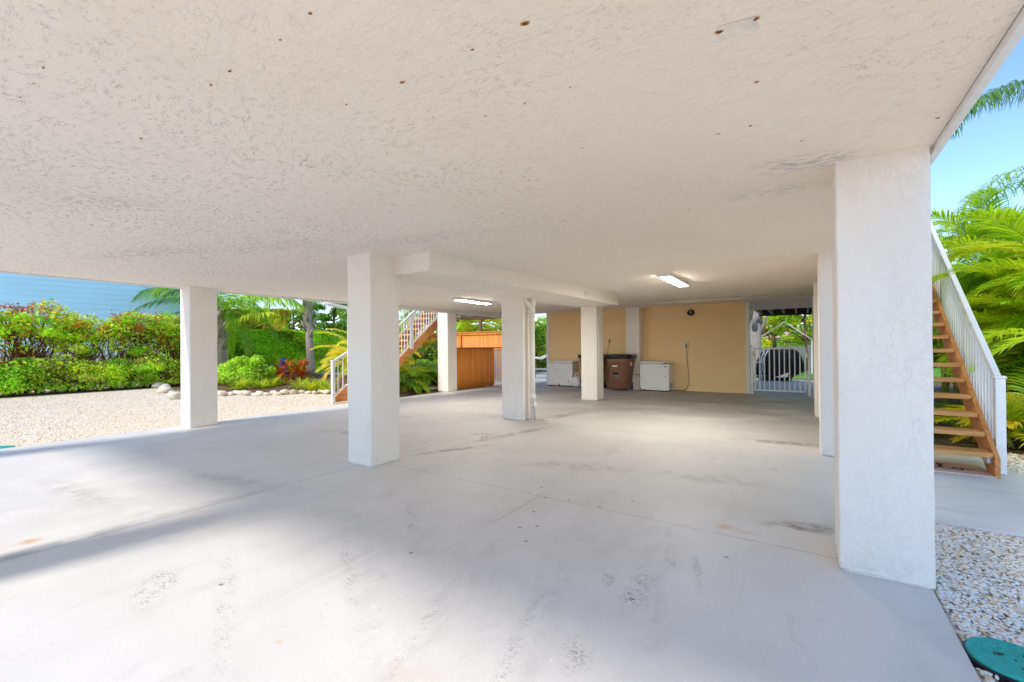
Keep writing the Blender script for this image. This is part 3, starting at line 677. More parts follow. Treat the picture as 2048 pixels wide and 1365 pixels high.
# ------------------------------------------------------------------ staircases
def prism_x(b,poly,x0,x1):
    n=len(poly); V=[(x0,y,z) for y,z in poly]+[(x1,y,z) for y,z in poly]
    b.add(V,[tuple(range(n)),tuple(range(2*n-1,n-1,-1))]+[(i,(i+1)%n,(i+1)%n+n,i+n) for i in range(n)])
def rail_run(t,x,y0,z0,y1,z1,lift,hh,spacing,posts):
    sl=(z1-z0)/(y1-y0)
    b=MB(); b.bar((x,y0,z0+hh),(x,y1,z1+hh),.055,.065,up=(0,0,1)); b.build('top_rail',M_alu,t,bevel=.006)
    b=MB(); b.bar((x,y0,z0+lift),(x,y1,z1+lift),.035,.04); b.build('bottom_rail',M_alu,t,bevel=.004)
    n=int((y1-y0)/spacing)
    for k in range(1,n):
        y=y0+(y1-y0)*k/n; z=z0+sl*(y-y0)
        b=MB(); b.box(x-.011,x+.011,y-.011,y+.011,z+lift+.01,z+hh-.02); b.build('baluster',M_alu,t)
    for (y,zb,zt) in posts:
        b=MB(); b.box(x-.04,x+.04,y-.04,y+.04,zb,zt); b.build('newel_post',M_alu,t,bevel=.006)
        b=MB(); b.box(x-.052,x+.052,y-.052,y+.052,zt,zt+.025,top=(-.012,-.012)); b.build('post_cap',M_alu,t,bevel=.004)
RS=thing('staircase','wooden staircase with white railing on the right beside the palms','staircase',(1.2,6.7,0))
rise,run=.1832,.230; y0,z0=6.655,.245
for k in range(15):
    y=y0+run*k; z=z0+rise*k
    b=MB(); b.box(.80,1.655,y,y+.262,z-.05,z); b.build('tread',M_tread,RS,bevel=.008)
for xs in (1.657,.756):
    b=MB(); L=15.6
    prism_x(b,[(6.62,0.0),(6.62,.20),(y0+run*L,z0+rise*L-.02),(y0+run*L+.12,z0+rise*L-.02),(y0+run*L+.12,z0+rise*L-.30),(6.86,0.0)],xs,xs+.042); b.build('stringer',M_string,RS,bevel=.004)
b=MB(); b.box(.756,1.70,10.32,12.2,2.86,2.92); b.build('landing',M_tread,RS,bevel=.004)
for y in (10.42,12.05):
    b=MB(); b.box(1.6,1.69,y,y+.09,0,2.857); b.build('post',M_string,RS)
rail_run(RS,1.755,6.86,.135,10.25,.135+rise/run*(10.25-6.86),.0,.86,.105,[(6.855,0,1.035),(10.20,2.6,3.78)])
for y in (8.0,9.1):
    z=.135+rise/run*(y-6.86); b=MB(); b.box(1.735,1.775,y-.02,y+.02,z-.12,z+.83); b.build('mid_post',M_alu,RS,bevel=.004)
b=MB(); b.box(1.62,1.652,6.70,6.82,.13,.194); b.build('tread_bracket',M_metal,RS)
rail_run(RS,.73,7.1,.33,10.25,.33+rise/run*(10.25-7.1),.0,.86,.21,[])
# left staircase, in two flights with a small landing
LS=thing('staircase','wooden staircase with white railing rising over the palm bed on the left','staircase',(-10.8,6.9,0))
sl=.775; run=.24; rise=sl*run
def tread(y,z): 
    b=MB(); b.box(-11.13,-10.29,y,y+.27,z-.05,z); b.build('tread',M_tread,LS,bevel=.006)
for k in range(-4,16): tread(8.58+run*k,.75+rise*(k+1))
yb=8.45; zu=lambda y: 1.12+sl*(y-9.16)
for xs,po in ((-10.285,[(6.92,0),(6.92,.12),(7.22,.34),(7.9,.34),(8.2,zu(8.2)),(12.7,zu(12.7)),(12.7,zu(12.7)-.40),(8.0,zu(8.0)-.40+.18),(7.6,0)]),(-11.178,[(7.62,0),(7.62,.1),(8.2,zu(8.2)),(12.7,zu(12.7)),(12.7,zu(12.7)-.40),(8.2,zu(8.2)-.40),(8.05,0)])):
    b=MB(); prism_x(b,po,xs,xs+.045); b.build('stringer',M_string,LS,bevel=.004)
rail_run(LS,-10.205,6.86,.20,7.75,.20+.56*.89,.0,.86,.13,[(6.86,-.02,1.09),(7.75,0,1.62)])
rail_run(LS,-10.205,7.80,zu(7.80)+.08,12.6,zu(12.6)+.08,.0,.93,.115,[])
for y in (9.62,11.0,12.3):
    b=MB(); b.box(-10.235,-10.175,y-.035,y+.035,zu(y)-.1,zu(y)+.98); b.build('newel_post',M_alu,LS,bevel=.004)
rail_run(LS,-11.18,8.0,zu(8.0)+.08,12.6,zu(12.6)+.08,.0,.93,.23,[])

# ------------------------------------------------------------------ doormat with script lettering
t=thing('doormat','coir doormat with the word hello in dark script before the right staircase','doormat',(1.28,6.95,0))
b=MB(); ro=.0
b.box(.885,1.672,6.62,7.16,-.007,.008); b.build('mat_pile',M_mat,t,bevel=.004)
def stroke(b,pts,w):
    # flat ribbon following a smooth curve, 2 mm proud of the mat
    P=[]; n=len(pts)
    for i in range(n-1):
        p0,p1,p2,p3=[np.array(pts[max(0,min(n-1,j))]) for j in (i-1,i,i+1,i+2)]
        for s in np.linspace(0,1,9)[:-1]:
            P.append(.5*((2*p1)+(-p0+p2)*s+(2*p0-5*p1+4*p2-p3)*s*s+(-p0+3*p1-3*p2+p3)*s**3))
    P.append(np.array(pts[-1])); V=[]
    for i,q in enumerate(P):
        d=P[min(i+1,len(P)-1)]-P[max(i-1,0)]; d=d/(np.linalg.norm(d)+1e-9); nn=np.array([-d[1],d[0]])
        ww=w*(.55+.45*abs(d[1]))
        for s in (-1,1): V.append((q[0]+nn[0]*ww*s,q[1]+nn[1]*ww*s,.0095))
    b.add(V,[(2*i,2*i+1,2*i+3,2*i+2) for i in range(len(P)-1)])
b=MB(); bx,by=.01,6.79
def S(pts): stroke(b,[(bx+x,by+y) for x,y in pts],.009)
S([(.93,.0),(.97,.12),(1.0,.22),(.98,.26),(.965,.2),(.97,.0),(.99,.08),(1.02,.10),(1.035,.05),(1.045,.0),(1.07,.02)])
S([(1.07,.02),(1.11,.06),(1.12,.10),(1.095,.11),(1.085,.05),(1.11,.0),(1.15,.03)])
S([(1.15,.03),(1.20,.15),(1.215,.24),(1.195,.26),(1.18,.18),(1.19,.03),(1.215,.0),(1.245,.03)])
S([(1.245,.03),(1.295,.15),(1.31,.24),(1.29,.26),(1.275,.18),(1.285,.03),(1.31,.0),(1.35,.02)])
S([(1.44,.10),(1.40,.11),(1.37,.06),(1.39,.005),(1.43,.0),(1.455,.05),(1.44,.10),(1.46,.07),(1.50,.06),(1.55,.09)])
S([(1.385,.07),(1.42,.03),(1.45,.05)])
b.build('lettering',M_ink,t)

# ------------------------------------------------------------------ round valve box lids
def valve(cx,cy,z,r,label):
    t=thing('valve_box',label,'valve box lid',(cx,cy,z),'round green irrigation lids')
    b=MB(); b.lathe([(r*1.02,z-.06),(r*1.06,z-.05),(r*1.06,z-.012),(r*1.0,z-.008)],(cx,cy,0),40); b.build('ring',M_black,t,smooth=False)
    b=MB(); b.lathe([(r*.97,z-.03),(r*.99,z-.004),(r*.97,z+.006),(r*.90,z+.008),(r*.88,z+.006),(.01,z+.006)],(cx,cy,0),48)
    for k in range(90):
        a=random.random()*6.283; rr=r*.84*math.sqrt(random.random())
        i=round(rr*math.cos(a)/.011)*.011; j=round(rr*math.sin(a)/.011)*.011
        if math.hypot(i,j)<r*.82 and j>-r*.1: b.box(cx+i-.003,cx+i+.003,cy+j-.003,cy+j+.003,z+.006,z+.0085)
    b.build('lid',M_teal,t)
    for (dx,dy,a) in [(-.30,.05,.5),(.16,-.42,.2),(.34,.34,.9)]:
        b=MB(); k=14; ca,sa=math.cos(a),math.sin(a)
        V=[(cx+dx*r+(ca*.022*math.cos(q)-sa*.010*math.sin(q)),cy+dy*r+(sa*.022*math.cos(q)+ca*.010*math.sin(q)),z+.0078) for q in np.linspace(0,2*pi,k,endpoint=False)]
        b.add(V,[tuple(range(k))]); b.build('finger_hole',M_black,t)
valve(.765,2.85,-.004,.155,'round teal plastic lid half sunk in the white pebbles at the lower right')
valve(-9.80,1.12,-.012,.17,'round teal plastic lid at the gravel edge at the far left')

# ------------------------------------------------------------------ pebbles beside the right column (uncountable)
def ico():
    bm=bmesh.new(); bmesh.ops.create_icosphere(bm,subdivisions=1,radius=1); V=np.array([v.co[:] for v in bm.verts]); Fc=np.array([[v.index for v in f.verts] for f in bm.faces]); bm.free(); return V,Fc
IV,IF=ico()
def stones(name,P,sz,pal,m,label=None):
    n=len(P); s=rng.uniform(sz[0],sz[1],n)[:,None]*np.stack([rng.uniform(.8,1.3,n),rng.uniform(.7,1.05,n),rng.uniform(.32,.5,n)],1)
    a=rng.uniform(0,2*pi,n); b_=rng.uniform(-.5,.5,n)
    V=IV[None]*s[:,None,:]*(1+rng.normal(0,.10,(n,len(IV),1)))
    x=V[...,0]*np.cos(b_)[:,None]-V[...,2]*np.sin(b_)[:,None]; z=V[...,0]*np.sin(b_)[:,None]+V[...,2]*np.cos(b_)[:,None]
    X=x*np.cos(a)[:,None]-V[...,1]*np.sin(a)[:,None]; Y=x*np.sin(a)[:,None]+V[...,1]*np.cos(a)[:,None]
    W=np.stack([X,Y,z],-1)+P[:,None,:]
    Fc=(IF[None]+(np.arange(n)*len(IV))[:,None,None]).reshape(-1,3)
    pc=np.array([c for c,_ in pal]); w=np.array([q for _,q in pal],float); w/=w.sum()
    C=pc[rng.choice(len(pc),n,p=w)]*rng.uniform(.85,1.1,(n,1)); C=np.repeat(C,len(IV),0).clip(0,.95)
    return npmesh(name,W.reshape(-1,3),Fc,C,m,smooth=True)
PAL=[((.94,.89,.82),5),((.96,.95,.92),5),((.92,.79,.61),3.2),((.80,.52,.27),1.5),((.62,.55,.48),.8),((.30,.22,.16),.25)]
n=36000; P=np.stack([rng.uniform(.625,2.7,n),rng.uniform(1.6,4.75,n),rng.uniform(-.031,-.021,n)],1)
keep=(np.hypot(P[:,0]-.765,P[:,1]-2.85)>.168)&(P[:,0]<.9+(P[:,1])*.28); P=P[keep]
o=stones('pebbles',P,(.0085,.0155),PAL,M_peb); tag(o,'white and tan pebbles filling the bed beside the right column','gravel',kind='stuff')
P=np.stack([rng.uniform(1.95,3.2,2600),rng.uniform(7.07,8.3,2600),rng.uniform(-.035,-.01,2600)],1)
o=stones('verge_pebbles',P,(.012,.022),PAL,M_peb); tag(o,'white pebbles behind the right stair newel under the palms','gravel',kind='stuff')
# loose stones over the left yard
n=26000; P=np.stack([rng.uniform(-20.3,-9.66,n),rng.uniform(.2,9,n),rng.uniform(-.028,-.018,n)],1)
keep=~((P[:,0]<-11.6)&(P[:,1]>6.2+(P[:,0]+20)*.2))
o=stones('loose_gravel',P[keep],(.008,.016),[((.90,.80,.65),4),((.82,.66,.46),3),((.93,.87,.78),3),((.50,.38,.26),.7)],M_peb); tag(o,'loose tan and white stones scattered over the gravel yard','gravel',kind='stuff')

# ------------------------------------------------------------------ edging rocks
ORD=['first','second','third','fourth','fifth','sixth','seventh','eighth','ninth','tenth','eleventh','twelfth','thirteenth','fourteenth','fifteenth','sixteenth','seventeenth','eighteenth','nineteenth','twentieth']
def rock(p,s,label,hgt=.6):
    bm=bmesh.new(); bmesh.ops.create_icosphere(bm,subdivisions=2,radius=1)
    from mathutils import noise as mn
    off=Vector((random.random()*50,random.random()*50,random.random()*50)); sq=Vector((random.uniform(.85,1.3),random.uniform(.7,1.0),hgt*random.uniform(.8,1.15)))
    for v in bm.verts:
        c=v.co.copy(); k=1+.45*mn.noise(c*.9+off)+.30*mn.noise(c*2.2+off)+.14*mn.noise(c*5+off)
        v.co=Vector((c.x*sq.x*k,c.y*sq.y*k,c.z*sq.z*k))*s
    bmesh.ops.rotate(bm,verts=bm.verts,cent=(0,0,0),matrix=Matrix.Rotation(random.random()*6.28,3,'Z'))
    V=np.array([v.co[:] for v in bm.verts]); Fc=np.array([[v.index for v in f.verts] for f in bm.faces]); bm.free()
    zmin=V[:,2].min(); V[:,2]-=zmin*.72
    c=np.array([.72,.64,.53])*random.uniform(.85,1.15)+np.array([random.uniform(-.02,.05),0,-.02])
    o=npmesh('edging_rock',V,Fc,np.tile(c,(len(V),1))*rng.uniform(.9,1.1,(len(V),1)),M_rock)
    o.location=(p[0],p[1],-.03)
    return tag(o,label,'rock','pale rocks edging the planting bed')
left=[(318,775,.25),(331,777,.17),(331,785,.20),(343,789,.13),(349,797,.20),(359,794,.15)]
nm=['big grey pale rock at the far left end of the bed edging','rock leaning on the big pale rock at the left end of the bed edging','pale rock just below the two rocks at the left end of the bed edging','small pointed pale rock between larger edging rocks left of the gravel side column','flat pale rock nearest the camera left of the gravel side column','pale rock half hidden by the gravel side column']
for (x,y,s),l in zip(left,nm): rock(gz(x,y),s,l,.62)
for k in range(6):
    x=366+k*13; rock(gz(x,793-k*.6),.16,ORD[k]+' edging rock hidden behind the gravel side column, counted from the left')
xs=[444,461,474,485,494,510,520,534,548,557,570,587,596,605,617,629,641,653]
for i,x in enumerate(xs):
    y=790-i*.28+random.uniform(-1.5,1.5); s=random.uniform(.10,.17)
    rock(gz(x,y),s,ORD[i]+' pale edging rock from the gravel side column towards the left stair newel')

# ------------------------------------------------------------------ leaves
def unit(a): return a/(np.linalg.norm(a,axis=-1,keepdims=True)+1e-9)
def palette(n,pal):
    c=np.array([q for q,_ in pal]); w=np.array([q for _,q in pal],float); w/=w.sum()
    return c[rng.choice(len(c),n,p=w)]
def leaves_geo(P,Nrm,L,Wd,C,flat=.6):
    n=len(P); rd=unit(rng.normal(size=(n,3)))
    N=unit(Nrm*flat+rd*(1-flat)+np.array([0,0,.25])); D=unit(np.cross(N,unit(rng.normal(size=(n,3))))); S=np.cross(N,D)
    l=L*rng.uniform(.65,1.3,(n,1)); w=Wd*rng.uniform(.7,1.2,(n,1))
    a=P-D*l*.5; m=P-N*l*.06
    V=np.stack([a,m+S*w*.5,P+D*l*.5-N*l*.12,m-S*w*.5],1).reshape(-1,3)
    i=np.arange(n)*4; Fc=np.concatenate([np.stack([i,i+1,i+2],1),np.stack([i,i+2,i+3],1)])
    return V,Fc,np.repeat(C,4,0)
def sample_blobs(blobs,n,shell=.55):
    vol=np.array([b[1][0]*b[1][1]*b[1][2] for b in blobs])**.75; vol/=vol.sum()
    k=rng.choice(len(blobs),n,p=vol); c=np.array([b[0] for b in blobs])[k]; r=np.array([b[1] for b in blobs])[k]
    u=unit(rng.normal(size=(n,3))); rad=(shell+(1-shell)*rng.random((n,1))**.7)*(1+rng.normal(0,.07,(n,1)))
    return c+u*r*rad,unit(u/r),k
def twigs(name,base,tips,r0,m,parent,seg=5,wig=.10):
    b=MB()
    for t in tips:
        p0=np.array(base) if np.ndim(base)==1 else np.array(base[random.randrange(len(base))]); p1=np.array(t); d=np.linalg.norm(p1-p0)
        pts=[];
        for s in np.linspace(0,1,seg):
            q=p0+(p1-p0)*np.array([s**1.3,s**1.3,s**.8]); pts.append(tuple(q+rng.normal(0,wig*d*.25,3)*(s*(1-s)*2+.15*s)))
        b.tube(pts,[r0*(1-.75*s) for s in np.linspace(0,1,seg)],5,cap=False)
    return b.build(name,m,parent,smooth=True)
def bush(name,label,cat,blobs,n,L,pal,group=None,ntwig=8,clump=None,shell=.5,asp=.5,tw=M_twig,twr=.012,flat=.5,zmin=.03,base=None,box=None,fill=.4,gain=1.0):
    cs=np.array([b[0] for b in blobs]); base=base if base is not None else (cs[:,0].mean(),cs[:,1].mean(),-.03)
    t=thing(name,label,cat,(float(cs[:,0].mean()),float(cs[:,1].mean()),-.03),group)
    P,N,k=sample_blobs(blobs,n,shell)
    if box is not None:
        nb=int(n*fill); q=rng.random((nb,3)); x0,x1,y0,y1,z0,z1=box
        zz=z0+(z1-z0)*q[:,2]**.8; zz=z0+(zz-z0)*(1+.10*np.sin(q[:,1]*9+y0)+.13*np.sin(q[:,1]*4.1+y0*2.3))
        P[:nb]=np.stack([x0+(x1-x0)*q[:,0],y0+(y1-y0)*q[:,1],zz],1); N[:nb]=unit(rng.normal(size=(nb,3))+np.array([.6,-.3,.4]))
    C=palette(n,pal)*rng.uniform(.7,1.3,(n,1))
    bv=rng.uniform(.75,1.2,len(blobs))
    if clump: 
        cc=palette(len(blobs),clump); C=np.where(rng.random((n,1))<.68,cc[k]*rng.uniform(.7,1.3,(n,1)),C)
    C=C*bv[k][:,None]*gain
    kp=P[:,2]>zmin; P,N,C=P[kp],N[kp],C[kp]
    npmesh('foliage',*leaves_geo(P,N,L,L*asp,C.clip(0,.9),flat),M_leaf,t)
    if ntwig: 
        idx=rng.choice(len(P),min(ntwig,len(P)),replace=False); twigs('stems',base,[P[i] for i in idx],twr,tw,t)
    return t
def blobs_line(a,b,n,r,h,zc,jit=.3):
    o=[]
    for i in range(n):
        s=(i+.5)/n; p=np.array(a)*(1-s)+np.array(b)*s
        o.append(((p[0]+random.uniform(-jit,jit),p[1]+random.uniform(-jit,jit),zc*random.uniform(.85,1.12)),(r*random.uniform(.7,1.2),r*random.uniform(.7,1.2),h*random.uniform(.75,1.15))))
    return o
HIL=(.66,.80,.16);LIME=(.38,.62,.03);GRN=(.18,.38,.025);DGRN=(.07,.17,.025);YEL=(.66,.60,.06);RED=(.46,.07,.02);ORG=(.60,.22,.035);OLV=(.31,.33,.07);BRN=(.32,.14,.07)  # HIL: pale tone painting sunlit highlights onto some leaves
# tall clipped hedge of separate plants in front of the blue house
HX=-21.4
tall=[(-1.3,'tall ragged hedge plant outside the left picture edge',3),(1.2,'tall brown and green hedge plant at the left picture edge before the blue house',2),(3.2,'tall hedge plant with bare reddish twigs on top before the blue house',1),(4.7,'tall hedge plant with pale green leaves in the middle of the ragged hedge',0),(6.1,'tall hedge plant with orange tips, second from the gravel side column',2),(7.5,'loose thin hedge plant just left of the gravel side column',3)]
for y,lab,kd in tall:
    ht=2.72+random.uniform(-.06,.12)
    bl=[]
    for _ in range(22):
        bl.append(((HX+random.uniform(-.45,.5),y+random.uniform(-1.0,1.0),random.uniform(1.75,ht-.15)),(random.uniform(.15,.38),random.uniform(.18,.40),random.uniform(.12,.26))))
    for _ in range(5): bl.append(((HX+random.uniform(-.4,.4),y+random.uniform(-.9,.9),random.uniform(.9,1.5)),(.25,.3,.22)))
    pal=[[(LIME,4),(HIL,1.5),(GRN,4),(YEL,.9),(OLV,2)],[(LIME,4),(HIL,1.5),(GRN,4),(RED,1.0),(BRN,1.2),(OLV,1.5)],[(LIME,4),(HIL,1.3),(GRN,4),(ORG,1.2),(RED,.8)],[(GRN,4),(OLV,3),(LIME,2),(DGRN,1)]][kd]
    t=bush('hedge_plant',lab,'hedge',bl,6200 if kd!=3 else 4200,.125,pal,'ragged tall hedge plants before the blue house',0,[(LIME,4),(HIL,1.5),(GRN,3),(OLV,1),(ORG,.9),(RED,.5)],.2,box=(HX-.5,HX+.6,y-1.05,y+1.05,1.35,ht+.02),fill=.27,gain=1.45)
    ba=[(HX+random.uniform(-.2,.2),y+random.uniform(-.7,.7),-.03) for _ in range(7)]
    tips=[(HX+random.uniform(-.5,.5),y+random.uniform(-1.0,1.0),random.uniform(1.5,ht+.10)) for _ in range(60)]
    twigs('stems',ba,tips,.028,M_twig,t,6,.14)
    if kd in (1,2):
        npmesh('tip_foliage',*leaves_geo(np.stack([HX+rng.uniform(-.4,.5,260),y+rng.uniform(-.9,.7,260),ht+rng.normal(-.02,.10,260)],1),np.tile([0,0,1.],(260,1)),.10,.05,palette(260,[(RED,4),(ORG,3),(BRN,3)]),.3),M_leaf,t)
        tp=[(HX+random.uniform(-.3,.4),y+random.uniform(-.8,.5),ht+random.uniform(-.05,.18)) for _ in range(34)]
        twigs('bare_twigs',[(HX+random.uniform(-.2,.2),y+random.uniform(-.6,.4),1.7) for _ in range(8)],tp,.013,M_twig,t,5,.12)
low=[(0.2,'low green shrub in front of the ragged hedge outside the left edge',0),(2.4,'low dense green shrub in front of the ragged hedge at the left picture edge',0),(4.0,'low green and brown shrub with bare stems in front of the ragged hedge',1),(5.4,'low olive brown shrub spreading over the gravel edge before the hedge',1),(6.7,'low reddish stemmed shrub next to the big pale rock',1)]
for y,lab,kd in low:
    bl=[]
    for _ in range(20): bl.append(((-20.85+random.uniform(-.5,.45),y+random.uniform(-.85,.85),random.uniform(.3,.95)),(random.uniform(.2,.4),random.uniform(.25,.45),random.uniform(.15,.28))))
    bl.append(((-20.6,y,.2),(.4,.9,.15)))
    pal=[(LIME,6),(HIL,2.2),(GRN,4)] if kd==0 else [(OLV,4),(GRN,2),(LIME,4),(BRN,1.5),(ORG,.5),(HIL,.8)]
    t=bush('low_shrub',lab,'shrub',bl,6800 if kd==0 else 5200,.11,pal,'low shrubs along the foot of the hedge',0,[(LIME,2),(HIL,1),(GRN,3),(OLV,2)],.2,box=(-21.3,-20.35,y-1.0,y+1.0,.06,1.12),fill=.25,gain=1.6)
    twigs('stems',[(-20.9+random.uniform(-.2,.2),y+random.uniform(-.5,.5),-.03) for _ in range(6)],[(-20.85+random.uniform(-.55,.55),y+random.uniform(-.95,.95),random.uniform(.5,1.5)) for _ in range(42)],.02,M_twig,t,6,.16)
# bright lime shrubs around the gravel side column
def px_blobs(D,rects):
    o=[]
    for (x,y,rx,ry) in rects:
        p=gd(x,y,D+random.uniform(-.4,.4)); k=D/F_PX; o.append(((p[0],p[1],p[2]),(rx*k,rx*k,ry*k)))
    return o
bl=px_blobs(18.3,[(335,735,22,26),(352,745,20,22),(348,712,16,18),(365,730,20,26),(330,757,16,12),(385,735,20,24),(400,745,18,20)])
bush('lime_shrub','bright lime shrub half hidden behind the gravel side column','shrub',bl,7000,.13,[(LIME,6),(HIL,2.5),(GRN,2)],'bright lime shrubs in the planting bed',10)
bl=px_blobs(17.2,[(455,745,24,20),(480,735,26,22),(505,738,24,20),(525,745,20,16),(468,757,26,14),(500,760,28,13),(530,758,18,12),(515,722,14,12),(440,750,18,20),(487,722,14,10),(540,740,10,10)])
bush('lime_shrub','wide bright lime shrub between the gravel side column and the red croton','shrub',bl,11000,.13,[(LIME,6),(HIL,2.5),(GRN,2)],'bright lime shrubs in the planting bed',12)
bl=px_blobs(20.5,[(340,668,24,20),(350,690,22,18),(330,690,14,16),(365,680,20,24),(320,700,10,14)])
bush('green_shrub','tall green shrub with orange tips left of the gravel side column','shrub',bl,5200,.13,[(LIME,4),(GRN,4),(ORG,.6),(YEL,1)],None,8)
# trimmed flat hedges farther back
def boxhedge(name,label,x0,x1,yt,yb_,D0,D1,th,n,L,pal,cat='hedge',top=.05,group=None):
    A0=gd(x0,yt,D0);A1=gd(x1,yt,D1);zb_=max(-.03,min(gd(x0,yb_,D0)[2],gd(x1,yb_,D1)[2]))
    d=A1-A0;d[2]=0;ln=np.linalg.norm(d);d/=ln;nn=np.array([d[1],-d[0],0]); 
    if nn[1]>0: nn=-nn
    t=thing(name,label,cat,tuple((A0+A1)/2*np.array([1,1,0])),group)
    s=rng.random(n); f=rng.random(n)
    zt=A0[2]+(A1[2]-A0[2])*s
    isT=f<.3
    u=np.where(isT,rng.random(n)*th,rng.random(n)**2*.35*th)
    z=np.where(isT,zt-np.abs(rng.normal(0,top,n)),zb_+(zt-zb_)*rng.random(n))
    bul=.12*np.sin(s*ln*2.1)+.08*np.sin(z*5+s*11)
    P=A0[None]*np.array([1,1,0])+d[None]*(s*ln)[:,None]-nn[None]*(u+bul)[:,None]; P[:,2]=z+rng.normal(0,.03,n)
    N=np.where(isT[:,None],np.array([[0,0,1.]]),nn[None])
    C=palette(n,pal)*rng.uniform(.65,1.3,(n,1)); C*= 1.35*(1+.25*np.sin(s*ln*1.7+z*2.3))[:,None]
    npmesh('foliage',*leaves_geo(P,N,L,L*.55,C.clip(0,.9),.5),M_leaf,t)
    tips=[tuple(P[i]) for i in rng.choice(n,24,replace=False)]
    ba=[tuple((A0*np.array([1,1,0])+d*ln*q-nn*th*.5)) for q in np.linspace(.05,.95,9)]
    twigs('stems',ba,tips,.03,M_twig,t,5,.1)
    return t
boxhedge('trimmed_hedge','flat topped green hedge behind the lime shrub, left of the palm trunk',436,588,662,745,24,25.5,1.2,30000,.17,[(GRN,5),(HIL,.8),(LIME,6)],group='flat trimmed hedges')
boxhedge('trimmed_hedge','flat topped green hedge behind the grey palm trunk and red croton',588,705,664,742,25.6,26,1.2,18000,.17,[(GRN,5),(HIL,.8),(LIME,6)],group='flat trimmed hedges')
boxhedge('back_hedge','orange tinted hedge rising behind the flat trimmed hedge',425,570,618,690,30,31,2.0,16000,.22,[(GRN,3),(OLV,3),(ORG,2.2),(YEL,2),(LIME,1.5)],top=.25)
# croton and grasses
def strap(name,label,cat,p,n,ln,w,pal,spread,m=M_leaf,group=None,up=.6):
    t=thing(name,label,cat,(p[0],p[1],-.02),group)
    V=[];Fc=[];C=[]
    cs=palette(n,pal)*rng.uniform(.7,1.25,(n,1))
    for i in range(n):
        a=random.random()*2*pi; rr=spread*math.sqrt(random.random()); o=np.array([p[0]+rr*math.cos(a),p[1]+rr*math.sin(a),-.02+(random.random()*up*.9 if up>.65 else 0)])
        a2=a+random.uniform(-.7,.7); l=ln*random.uniform(.6,1.15); e=random.uniform(.5,1.35); dr=random.uniform(.7,1.7)
        q=o.copy(); S=np.array([-math.sin(a2),math.cos(a2),0]); k0=len(V)
        for s in range(5):
            ww=w*[.5,1,.95,.6,.06][s]; V+= [q-S*ww/2,q+S*ww/2]; C+=[cs[i]]*2
            ee=e-dr*s/4; q=q+np.array([math.cos(a2)*math.cos(ee),math.sin(a2)*math.cos(ee),math.sin(ee)])*l/4
        for s in range(4): Fc.append((k0+2*s,k0+2*s+1,k0+2*s+3,k0+2*s+2))
    npmesh('foliage',V,Fc,np.array(C).clip(0,.9),m,t); return t
for (x,y,lab,sc) in [(570,760,'red croton shrub, the left one between lime shrub and palm trunk',1.0),(602,758,'red croton shrub at the foot of the grey palm trunk',.95)]:
    p=gz(x,y+6); t=strap('croton_shrub',lab,'shrub',p,130,.34*sc,.08,[(RED,3),((.56,.15,.02),4),((.16,.02,.02),1.5),(ORG,2.5),((.10,.10,.02),1)],.34,up=1.0,group='red crotons in the planting bed')
    twigs('stems',(p[0],p[1],-.03),[(p[0]+random.uniform(-.4,.4),p[1]+random.uniform(-.4,.4),random.uniform(.4,.9)) for _ in range(12)],.014,M_twig,t)
for (x,y,lab,s) in [(478,778,'grassy clump at the foot of the lime shrub, nearest the gravel side column',.5),(520,776,'grassy clump on the right under the lime shrub',.45),(542,772,'yellowish grassy clump before the red croton',.55),(556,770,'small grassy clump left of the croton foot',.4),(598,776,'grassy clump in front of the grey palm trunk',.45),(622,780,'pale grassy clump left of the areca palm',.5),(642,778,'pale grassy clump under the yellow areca palm',.5),(655,784,'small pale grassy clump beside the stair newel',.4)]:
    strap('grass_clump',lab,'grass clump',gz(x,y),110,s*1.25,.03,[((.30,.40,.04),4),(LIME,3),(YEL,1.5)],.14,group='grassy clumps behind the edging rocks')

